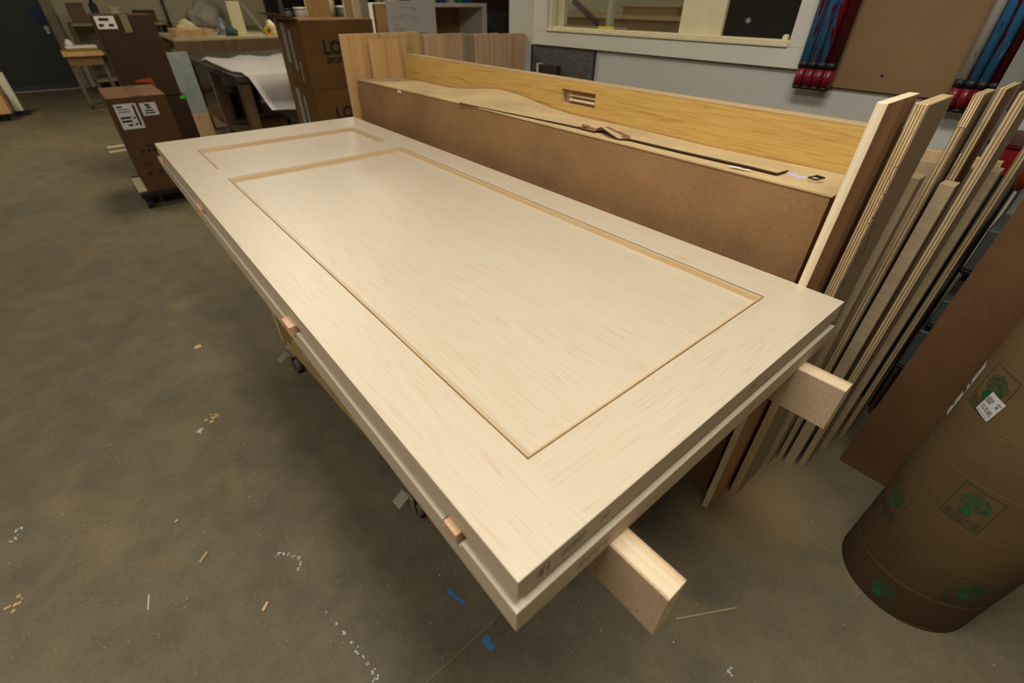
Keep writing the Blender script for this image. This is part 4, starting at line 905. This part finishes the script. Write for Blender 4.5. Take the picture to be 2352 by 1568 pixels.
# long pale counter along the far wall
lc = thing('wall_counter', 'long pale counter along the far cream wall', 'counter', (3.2, 11.8, 0))
box('counter_top', 1.62, 5.2, 11.2, 12.28, 0.84, 0.88, flat('pale_counter', rgb(176, 164, 128), 0.6), lc, 0.004); box('counter_front', 1.66, 5.16, 11.25, 12.28, 0, 0.84, M_STD, lc)
for i, (px_, h, r_, m, lab) in enumerate(((415, 0.1, 0.2, M_WHITEP, 'wide white basin on the far counter'), (478, 0.5, 0.30, flat('pale_sack', rgb(190, 184, 170), 0.7), 'pale sack slumped on the far counter'), (381, 0.55, 0.03, flat('dark_pole', rgb(60, 54, 46), 0.5), 'thin dark pole upright on the far counter'))):
    q = ay(px_, 30, 11.5)
    if i == 1: lump('sack', (q.x, 11.8, 0.881), 0.3, m, lab, 'sack', 31, (1, 0.8, 0.9))
    else:
        j = thing('basin' if i == 0 else 'pole', lab, 'basin' if i == 0 else 'pole', (q.x, 11.5, 0.88)); cyl('body', (q.x, 11.5, 0.881), (q.x, 11.5, 0.88 + h), r_ * 0.8, m, j, r_); cyl('rim', (q.x, 11.5, 0.88 + h), (q.x, 11.5, 0.895 + h), r_ * 1.05, m, j, r_ * 1.05)
# dark storage shelf behind the bench
sr = thing('storage_rack', 'tall dark storage rack behind the workbench crowded with material', 'rack', (2.9, 9.2, 0))
M_DRK = flat('dark_rack', rgb(48, 42, 34), 0.6)
for xx in (2.75, 5.6):
    for yy in (9.0, 9.7): box('post', xx, xx + 0.06, yy, yy + 0.06, 0, 2.2, M_DRK, sr)
for zz_ in (0.3, 0.95, 1.75): box('shelf', 2.81, 5.6, 9.0, 9.76, zz_, zz_ + 0.04, M_DRK, sr)
box('back_sheet', 2.81, 5.6, 9.77, 9.79, 0, 2.2, M_DRK, sr)
rn = random.Random(4); xcur = 2.84; k = 0
IT = [('dark tin', rgb(40, 36, 34)), ('grey tub', rgb(124, 116, 106)), ('black case', rgb(26, 28, 26)), ('beige tub', rgb(150, 132, 98)), ('charcoal tin', rgb(54, 56, 50)), ('tan carton', rgb(154, 118, 66)), ('brown carton', rgb(96, 70, 48)), ('olive tin', rgb(78, 78, 48)), ('cream tub', rgb(186, 172, 136)), ('slate case', rgb(66, 74, 80))]
while xcur < 5.4:
    nm, cc = IT[k % len(IT)]; w_ = rn.uniform(0.14, 0.3); h = rn.uniform(0.2, 0.5)
    j = thing('shelf_item', '%s number %s from the left on the dark storage rack' % (nm, ['one', 'two', 'three', 'four', 'five', 'six', 'seven', 'eight', 'nine', 'ten', 'eleven', 'twelve', 'thirteen', 'fourteen', 'fifteen', 'sixteen'][k % 16]), 'container', (xcur + w_ / 2, 9.2, 0.99), 'containers on the dark storage rack')
    m = flat('item_%d' % k, cc, 0.6)
    if 'tub' in nm or 'tin' in nm:
        cyl('container_body', (xcur + w_ / 2, 9.25, 0.991), (xcur + w_ / 2, 9.25, 0.99 + h * 0.9), w_ / 2, m, j); cyl('lid', (xcur + w_ / 2, 9.25, 0.99 + h * 0.9), (xcur + w_ / 2, 9.25, 0.99 + h), w_ / 2 * 1.04, M_WHITEP if k % 3 else M_BLACK, j)
    else:
        box('box_body', xcur, xcur + w_, 9.06, 9.5, 0.991, 0.99 + h, m, j, 0.004); box('box_lid', xcur - 0.004, xcur + w_ + 0.004, 9.056, 9.504, 0.99 + h, 1.005 + h, m, j, 0.002)
    xcur += w_ + 0.03; k += 1
# vertical boards seen above the printed boxes
for i, (pl, pr, y, m, lab) in enumerate(((705, 760, 4.18, M_PF2, 'broad tan board standing behind the printed boxes'), (792, 812, 4.2, M_PLYF, 'first of three narrow boards standing behind the printed boxes'), (814, 828, 4.21, M_LVL, 'pale middle one of three narrow boards behind the printed boxes'), (830, 848, 4.2, M_PLYH, 'third narrow board behind the printed boxes, beside the white cabinet'))):
    a = ay(pl, 25, y); b = ay(pr, 25, y)
    tag(plyboard('tall_board', a.x, b.x, y, y + 0.02, 0, 1.75 + 0.04 * i, m, M_PLYE, None, 0.001), lab, 'board', 'boards standing behind the printed boxes')
# ---- white open cabinet with papers
yC = 4.3; k0 = ay(856, 17, yC); k1 = ay(1118, 17, yC)
wc = thing('white_cabinet', 'white open-fronted cabinet with papers taped on, beyond the far plywood', 'cabinet', ((k0.x + k1.x) / 2, yC + 0.2, 0))
tw = 0.045
box('side', k0.x, k0.x + tw, yC, yC + 0.45, 0, k0.z, M_WHITEP, wc, 0.002); box('side', k1.x - tw, k1.x, yC, yC + 0.45, 0, k0.z, M_WHITEP, wc, 0.002)
box('top', k0.x, k1.x, yC, yC + 0.45, k0.z, k0.z + 0.03, M_WHITEP, wc, 0.002); box('bottom', k0.x + tw, k1.x - tw, yC, yC + 0.45, 0.02, 0.06, M_WHITEP, wc)
box('back', k0.x + tw, k1.x - tw, yC + 0.43, yC + 0.45, 0.06, k0.z, M_CARD, wc)
box('shelf', k0.x + tw, k1.x - tw, yC + 0.02, yC + 0.43, 0.7, 0.73, M_WHITEP, wc)
e0 = ay(884, 16, yC - 0.01); e1 = ay(1000, 16, yC - 0.01)
pr_ = thing('paper_drawings', 'pencilled white drawing sheets taped across the front of the white cabinet', 'paper', ((e0.x + e1.x) / 2, yC - 0.01, 0.75))
box('drawing_sheet', e0.x, (e0.x + e1.x) / 2 + 0.02, yC - 0.006, yC - 0.003, 0.78, e0.z + 0.045, M_PAPER, pr_); box('drawing_sheet', (e0.x + e1.x) / 2, e1.x, yC - 0.0028, yC - 0.0003, 0.74, e0.z + 0.05, M_PAPER, pr_)
rn = random.Random(9); ln = []
for i in range(26):
    x = rn.uniform(e0.x + 0.05, e1.x - 0.15); z = rn.uniform(0.95, e0.z); w_ = rn.uniform(0.03, 0.16); ln.append([(x, yC - 0.0065, z), (x + w_, yC - 0.0065, z + rn.uniform(-0.01, 0.01))])
strokes('pencil_lines', ln, (0, -1, 0), 0.003, flat('faint_pencil', rgb(130, 126, 120), 0.8), pr_, 0.0006)
# tins on the white cabinet
for i, (pl, pr, cc, lab) in enumerate(((988, 1002, rgb(24, 150, 34), 'bright green tin at left of the row on the white cabinet'), (1004, 1022, rgb(36, 50, 110), 'dark blue tin on the white cabinet'), (1024, 1042, rgb(176, 182, 190), 'pale label tin in the middle on the white cabinet'), (1046, 1058, rgb(24, 140, 34), 'second green tin on the white cabinet'), (1062, 1082, rgb(50, 68, 116), 'slate blue tin at right of the row on the white cabinet'))):
    a = ay(pl, 10, yC + 0.1); b = ay(pr, 10, yC + 0.1); r_ = (b.x - a.x) / 2; cx_ = (a.x + b.x) / 2; z0 = k0.z + 0.0305
    j = thing('spray_tin', lab, 'tin', (cx_, yC + 0.1, z0), 'tins on the white cabinet')
    cyl('can', (cx_, yC + 0.1, z0), (cx_, yC + 0.1, z0 + 0.2), r_, flat('tin_%d' % i, cc, 0.35), j); cyl('cap', (cx_, yC + 0.1, z0 + 0.2), (cx_, yC + 0.1, z0 + 0.25), r_ * 0.8, M_WHITEP, j)
# dark panel and brown beam right of the cabinet
a = ay(1122, 30, 4.6); b = ay(1176, 30, 4.6)
tag(box('dark_panel', a.x, b.x + 0.25, 4.6, 4.64, 0, a.z - 0.0, flat('slate_panel', rgb(52, 56, 56), 0.5), None, 0.003), 'dark slate panel standing between the white cabinet and the grey wall', 'panel')
tag(box('brown_crate', a.x - 0.25, b.x + 0.2, 4.66, 5.0, 0.0, 1.75, M_CARDD, None, 0.004), 'dark brown crate rising behind the slate panel', 'crate')
# cart bits at the far left edge
q = az(20, 255, 0.0); lc_ = thing('wood_box_cart', 'low wooden box on casters with a white post at the left edge', 'cart', (-1.1, 9.6, 0))
xl_, xr_ = ay(27, 240, 9.7).x, ay(47, 240, 9.7).x; zp_ = ay(24, 166, 9.7).z; zb_ = ay(4, 200, 9.35).z
box('white_post', xl_, xr_, 9.7, 9.76, 0.06, zp_, M_WHITEP, lc_, 0.003); box('wood_box', xl_ - 0.75, xl_ - 0.02, 9.3, 9.7, 0.09, zb_, M_PF2, lc_, 0.004)
for xx in (xl_ - 0.7, xl_ - 0.1): cyl('caster_wheel', (xx, 9.4, 0.045), (xx + 0.03, 9.4, 0.045), 0.045, M_BLACK, lc_); box('caster_fork', xx - 0.004, xx + 0.034, 9.39, 9.41, 0.045, 0.09, M_BLACK, lc_)
box('post_foot', xl_ - 0.02, xr_ + 0.05, 9.7, 9.76, 0.0, 0.06, M_BLACK, lc_)
# pale blue panel beside the dark cartons
pa_ = ay(400, 150, 6.35); pb2_ = ay(428, 150, 6.35)
bp = thing('blue_panel', 'pale blue-grey panel on a wood foot between the dark cartons and the workbench', 'panel', ((pa_.x + pb2_.x) / 2 - 0.1, 6.36, 0))
box('panel_sheet', pa_.x - 0.22, 0.86, 6.35, 6.37, 0.32, 0.9, flat('pale_blue_paint', rgb(146, 156, 150), 0.6), bp, 0.002); box('wood_foot', pa_.x - 0.22, 0.86, 6.33, 6.40, 0.0, 0.319, M_PLYF, bp, 0.003)

# ================================================================== FLOOR MARKS AND LITTER
def fmark(name, pts, mat, w=None, z=0.0012):
    bm = bmesh.new(); P_ = [az(a, b, 0.0) for a, b in pts]
    if w: bribbon(bm, [Vector((p.x, p.y, z)) for p in P_], (0, 0, 1), w)
    else: bm.faces.new([bm.verts.new((p.x, p.y, z)) for p in P_])
    o = link(name, me_from(bm), mat, floor); return o
M_BLUEP = flat('blue_floor_paint', rgb(50, 112, 160), 0.6); M_WPAINT = flat('white_floor_paint', rgb(170, 170, 164), 0.8, var=0.2, scale=60); M_DUST = flat('sawdust_tan', rgb(170, 144, 92), 0.9, var=0.2, scale=60)
z3 = lambda u, v_: (800 + u / 4.48, 1050 + v_ / 4.48)
fmark('blue_paint_mark', [z3(*p) for p in ((1015, 1360), (1035, 1350), (1065, 1370), (1085, 1405), (1130, 1435), (1175, 1455), (1200, 1500), (1180, 1535), (1155, 1525), (1150, 1480), (1100, 1460), (1045, 1420), (1015, 1390))], M_BLUEP)
z4 = lambda u, v_: (1100 + u / 3.752, 1150 + v_ / 3.752)
fmark('blue_paint_mark', [z4(*p) for p in ((25, 1195), (60, 1150), (90, 1165), (105, 1200), (100, 1225), (140, 1250), (130, 1280), (95, 1290), (65, 1260), (30, 1225))], M_BLUEP)
z8 = lambda u, v_: (u / 2.6133, 1000 + v_ / 2.6133)
def blotch(cx, cy, r, mat, seed):
    rn = random.Random(seed); p = az(cx, cy, 0); bm = bmesh.new()
    for k_ in range(9):
        qx, qy, rr, n = p.x + rn.gauss(0, r * 0.55), p.y + rn.gauss(0, r * 0.55), r * rn.uniform(0.12, 0.5), 9
        bm.faces.new([bm.verts.new((qx + rr * (0.75 + 0.45 * rn.random()) * math.cos(2 * PI * i / n), qy + rr * (0.75 + 0.45 * rn.random()) * math.sin(2 * PI * i / n), 0.0011 + 0.00004 * k_)) for i in range(n)])
    link('paint_spatter', me_from(bm), mat, floor)['kind'] = 'stuff'
sd = 0
for u, v_, r in ((1670, 715, .006), (1700, 708, .006), (1730, 715, .005), (1760, 722, .005), (1795, 732, .006), (1800, 770, .005), (1793, 800, .007), (1960, 1060, .003), (2020, 1130, .005), (2065, 1185, .006), (2110, 1240, .004), (2145, 1290, .007), (2180, 1330, .004), (2205, 1372, .005), (2240, 1420, .006), (2260, 1455, .007), (118, 566, .009), (84, 622, .008)):
    sd += 1; blotch(*z8(u, v_), r, M_WPAINT, sd)
blotch(460, 990, 0.014, M_WPAINT, 40); blotch(490, 958, 0.02, M_DUST, 41); blotch(1675, 1542, 0.008, M_WPAINT, 42); blotch(38, 1385, 0.016, M_DUST, 43)
fmark('scratch_mark', [z8(895, 955), z8(892, 1000), z8(890, 1045)], M_WPAINT, 0.004)
def joint(a, b, w=0.004):
    A = az(*a, 0); B = az(*b, 0); rn = random.Random(int(a[0])); n = 40; bm = bmesh.new(); pts = []
    d = (B - A).normalized(); s = Vector((-d.y, d.x, 0))
    for i in range(n + 1): pts.append(A.lerp(B, i / n) + s * rn.uniform(-0.002, 0.002) + Vector((0, 0, 0.0011)))
    bribbon(bm, pts, (0, 0, 1), w); link('floor_joint', me_from(bm), flat('joint_dust', rgb(132, 114, 76), 0.9), floor)
joint((960, 1585), (1150, 1410), 0.003); joint((252, 546), (450, 504), 0.005)
LG = 'wood chips on the floor'
def chip(px, py, l, w, ang, lab, mat=M_BLK, nm='wood_chip', h=0.004):
    p = az(px, py, 0); bm = bmesh.new(); bbox(bm, -l / 2, l / 2, -w / 2, w / 2, 0, h, 0.0006)
    bm.verts.ensure_lookup_table()
    for v_ in bm.verts: v_.co.x += 0.2 * v_.co.y
    o = link(nm, me_from(bm), mat); o.location = (p.x, p.y, 0.0003); o.rotation_euler = (0, 0, ang); return tag(o, lab, 'wood chip', LG if nm == 'wood_chip' else None)
chip(610, 1393, 0.024, 0.008, 0.72, 'small pink wood chip on the floor below the white paint mark')
chip(468, 1280, 0.034, 0.007, 0.75, 'greyish flat splinter on the floor left of the white paint mark', M_PLYE2)
chip(455, 797, 0.03, 0.028, 0.2, 'squarish tan wood chip on the floor left of the cart', M_PF2)
chip(406, 1260 - 63, 0.012, 0.006, 0.2, 'tiny tan wood chip on the open floor left of the doors', M_PF2)
A = az(1552, 1422, 0); B = az(1692, 1396, 0); m_ = (A + B) / 2
o = chip(1622, 1409, (B - A).length, 0.006, math.atan2((B - A).y, (B - A).x), 'thin straight wood strip on the floor right of the front beam', flat('weathered_strip', rgb(146, 128, 98), 0.7), 'thin_strip')
for i, (a, b) in enumerate((((265, 350), (285, 347)), ((262, 344), (282, 342)))):
    p = az(*a, 0.01); tag(box('floor_offcut', p.x - 0.05, p.x + 0.12, p.y + i * 0.12, p.y + i * 0.12 + 0.04, 0, 0.02, M_CREAM, None, 0.002), ['nearer pale offcut on the floor left of the labelled carton', 'further pale offcut on the floor left of the labelled carton'][i], 'offcut', 'offcuts by the dolly')
# pile of sawdust around the board feet and loose flecks everywhere
def flecks(name, n, region, smin, smax, mat, label, seed):
    rn = random.Random(seed); vs = []; fs = []
    for i in range(n):
        x, y = region(rn); s = rn.uniform(smin, smax); a = rn.uniform(0, PI); e = rn.uniform(0.3, 1.0); z = rn.uniform(0.0012, 0.002); b = len(vs)
        for k_ in range(4):
            t_ = a + k_ * PI / 2; r_ = s if k_ % 2 == 0 else s * e; vs.append((x + r_ * math.cos(t_), y + r_ * math.sin(t_), z))
        fs.append((b, b + 1, b + 2, b + 3))
    me = bpy.data.meshes.new(name); me.from_pydata(vs, [], fs); me.update(); o = link(name, me, mat); tag(o, label, 'sawdust'); o['kind'] = 'stuff'; return o
def openfloor(rn): 
    while True:
        x = rn.uniform(-2.6, 2.0); y = rn.uniform(-0.8, 3.6)
        if not (0.9 < x and 0.1 < y): return x, y
flecks('sawdust_flecks', 3200, openfloor, 0.0006, 0.0022, flat('fleck_tan', rgb(178, 158, 112), 0.9), 'loose tan sawdust flecks scattered over the concrete', 2)
flecks('white_flecks', 380, openfloor, 0.0008, 0.003, M_WPAINT, 'loose white plaster and paint flecks scattered over the concrete', 3)
flecks('sawdust_drift', 4000, lambda rn: (1.05 + rn.gauss(0, 0.13), 0.02 + rn.gauss(0, 0.06)), 0.0004, 0.0012, M_DUST, 'drift of sawdust around the feet of the standing boards', 4)

for o in bpy.data.objects:
    if 'local' in o: del o['local']
